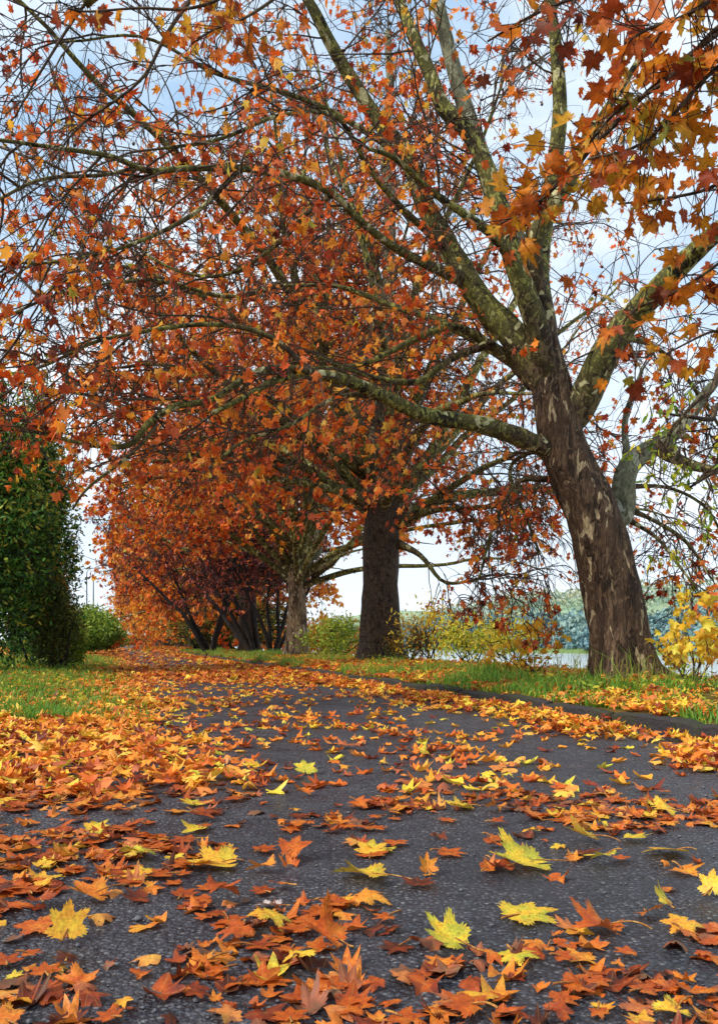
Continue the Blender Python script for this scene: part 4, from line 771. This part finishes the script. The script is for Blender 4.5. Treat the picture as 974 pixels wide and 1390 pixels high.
def place_rest(target):
    rg = np.random.default_rng(101); pts = [(h[0], h[1], .0) for h in hp]; seen = {}; made = 0; tries = 0
    while made < target and tries < 40000:
        tries += 1; y = rg.uniform(1.25, 3.35); x = rg.uniform(-.46, .46)*y*1.04
        D = float(dens(np.array([x]), np.array([y]))[0])
        if rg.random() > D*(1.25 if y > 2.3 else .95)*(.7 if y < 1.65 else 1): continue
        if min((x-a)**2+(y-b_)**2 for a, b_, _ in pts) < (.03 if y > 2.2 else .04)**2: continue
        if min((x-a)**2+((y-b_)*.6)**2 for a, b_, _ in hp) < .07**2: continue
        size = rg.uniform(.045, .108)*(.8 if y < 1.65 else 1); tn = float(np.clip(rg.normal(.48, .2), .03, .9)); tn = rg.uniform(.8, .93) if rg.random() < .1 else tn
        curl = abs(rg.normal(.8, .45)); pitch = rg.normal(.05, .13); roll = rg.normal(0, .15)
        if rg.random() < .5: curl *= .25; pitch *= .2; roll *= .2; tn = min(tn, .45)*.75
        h = min(hp, key=lambda q: (q[0]-x)**2+(q[1]-y)**2); dx, dy = x-h[0], y-h[1]
        rel = ('to the right of' if dx > 0 else 'to the left of') if abs(dx) > abs(dy)*.7 else ('behind' if dy > 0 else 'in front of')
        lab = f"{'small' if size < .095 else 'large' if size > .13 else 'medium'} {colour(tn)} {'flattened' if curl < .45 else 'curled' if curl > 1.2 else 'wavy'} leaf {rel} {h[2]}"
        key = lab; seen[key] = seen.get(key, 0)+1
        if seen[key] > 1: 
            if seen[key] > 4: continue
            lab = ['', 'second', 'third', 'fourth'][seen[key]-1]+' '+lab
        one_leaf(x, y, size, rg.uniform(0, 360), tn, lab, curl, pitch, roll, rg.random() < .6, rg.uniform(0, .01), 200+made); pts.append((x, y, 0)); made += 1
    print('individual leaves', made, tries)
place_rest(272)
n = 6500; y = rgL.uniform(1.2, 3.4, n); x = rgL.uniform(-.5, .5, n)*y; D = dens(x, y); k = rgL.random(n) < np.clip(D*1.25-.10, 0, 1)*np.where(y > 2.3, .6, .28); x, y = x[k], y[k]; n = len(x)
tag(scatter('fallen_leaves', T_NEAR+T_MID, np.stack([x, y, .010+.006*rgL.random(n)], -1), flat_frames(n, rgL, .05+.10*rgL.random(n)**2), rgL.uniform(.025, .095, n), np.clip(rgL.normal(.34, .24, n), 0, .85), M['hero_leaf'], vein=True), kind='stuff')
# small stones
rg = np.random.default_rng(111); n = 2600; y = 1.2+rg.random(n)**1.4*5; x = rg.uniform(-.5, .5, n)*y; k = cc(x, y) < 3.7; x, y = x[k], y[k]; n = len(x)
ico = np.array([[0, 0, 1], [.9, 0, .3], [.3, .85, .3], [-.7, .55, .3], [-.7, -.5, .3], [.3, -.85, .3], [0, 0, -.3]]); fc = np.array([[0, 1, 2], [0, 2, 3], [0, 3, 4], [0, 4, 5], [0, 5, 1], [6, 2, 1], [6, 3, 2], [6, 4, 3], [6, 5, 4], [6, 1, 5]])
s = rg.gamma(2., .0014, n)+.001; V = (ico[None]*rg.uniform(.6, 1.2, (n, 7, 1))*s[:, None, None])@np.eye(3); V[:, :, 0] += x[:, None]; V[:, :, 1] += y[:, None]; V[:, :, 2] = V[:, :, 2]*.7+.007
M['grit'] = simple('grit', (.11, .11, .12), .6, 60, .7)
tag(link('gravel', mesh_np('gravel', V.reshape(-1, 3), (fc[None]+(np.arange(n)*7)[:, None, None]).reshape(-1, 3)), M['grit']), kind='stuff')
n = 26000; y_ = 4+rg.random(n)**1.4*26; c_ = 3.95+rg.random(n)*3.2; x_ = c_-SL*y_; side = rg.random(n) < .35; c2 = -.2-rg.random(n)*3; x_ = np.where(side, c2-SL*y_, x_); y_ = np.where(side, np.maximum(y_, 6.7), y_); x_ = np.where(side, c2-SL*y_, x_)
k_ = in_view(x_, y_); x_, y_ = x_[k_], y_[k_]; g_ = nz(x_, y_, 1.7, 21.); k_ = g_ > .08; x_, y_, g_ = x_[k_], y_[k_], g_[k_]; n_ = len(x_)
hh = rg.random(n_)*np.clip(g_*.55, .03, .22)
tag(scatter('weeds', T_SMALL, np.stack([x_, y_, ground_z(x_, y_)+hh], -1), flat_frames(n_, rg, .7), rg.uniform(.03, .075, n_), np.clip(rg.normal(.5, .25, n_), 0, 1), M['ash_leaf']), kind='stuff')
# ------------------------------------------------------------------ sky, sun, camera
SUN_EL, SUN_AZ = math.radians(40), math.radians(-120)      # azimuth from +Y towards +X: the sun stands behind the camera, to the left
w = bpy.data.worlds.new('World'); bpy.context.scene.world = w; w.use_nodes = True; t = w.node_tree; t.nodes.clear()
sky = t.nodes.new('ShaderNodeTexSky'); sky.sky_type = 'NISHITA'; sky.sun_disc = False; sky.sun_elevation = SUN_EL; sky.sun_rotation = SUN_AZ; sky.air_density = 1.0; sky.dust_density = .6
tc = t.nodes.new('ShaderNodeTexCoord'); mp = t.nodes.new('ShaderNodeMapping'); mp.inputs['Scale'].default_value = (1, 1, 1.8); t.links.new(tc.outputs['Generated'], mp.inputs[0])
n1 = noise_(t, mp.outputs[0], 2.1, 7, .55, .3); cf = ramp(t, n1, [(.38, (0, 0, 0)), (.56, (1, 1, 1))])
sx = t.nodes.new('ShaderNodeSeparateXYZ'); t.links.new(tc.outputs['Generated'], sx.inputs[0])
hz = ramp(t, sx.outputs[2], [(0.0, (1, 1, 1)), (.12, (.75, .75, .75)), (.4, (.0, .0, .0))])
cf = math_(t, 'MAXIMUM', cf, hz)
blue = mixc(t, .6, sky.outputs[0], (4.4, 6.6, 9.0))
col = mixc(t, math_(t, 'MULTIPLY', cf, .92), blue, (7.3, 7.9, 8.6))
bg = t.nodes.new('ShaderNodeBackground'); bg.inputs[1].default_value = .145; t.links.new(col, bg.inputs[0])
o = t.nodes.new('ShaderNodeOutputWorld'); t.links.new(bg.outputs[0], o.inputs[0])
L = bpy.data.lights.new('sun', 'SUN'); L.energy = 4.2; L.angle = math.radians(6); L.color = (1, .94, .84)
so = bpy.data.objects.new('sun', L); C.objects.link(so)
dirv = Vector((math.sin(SUN_AZ)*math.cos(SUN_EL), math.cos(SUN_AZ)*math.cos(SUN_EL), math.sin(SUN_EL)))
so.rotation_euler = dirv.to_track_quat('Z', 'Y').to_euler(); so.location = dirv*40
cam = bpy.data.cameras.new('camera'); co = bpy.data.objects.new('camera', cam); C.objects.link(co)
co.location = (0, 0, H0); co.rotation_euler = (math.pi/2, 0, 0)
cam.sensor_fit = 'VERTICAL'; cam.sensor_height = 36; cam.lens = 36*F/1390; cam.shift_y = (V0-695)/1390; cam.clip_end = 4000; cam.clip_start = .05
sc = bpy.context.scene; sc.camera = co
sc.view_settings.view_transform = 'Standard'; sc.view_settings.look = 'None'; sc.view_settings.exposure = 0
sc.render.engine = 'CYCLES'; sc.cycles.max_bounces = 6; sc.cycles.diffuse_bounces = 3; sc.cycles.glossy_bounces = 2; sc.cycles.transmission_bounces = 3
sc.cycles.use_denoising = True
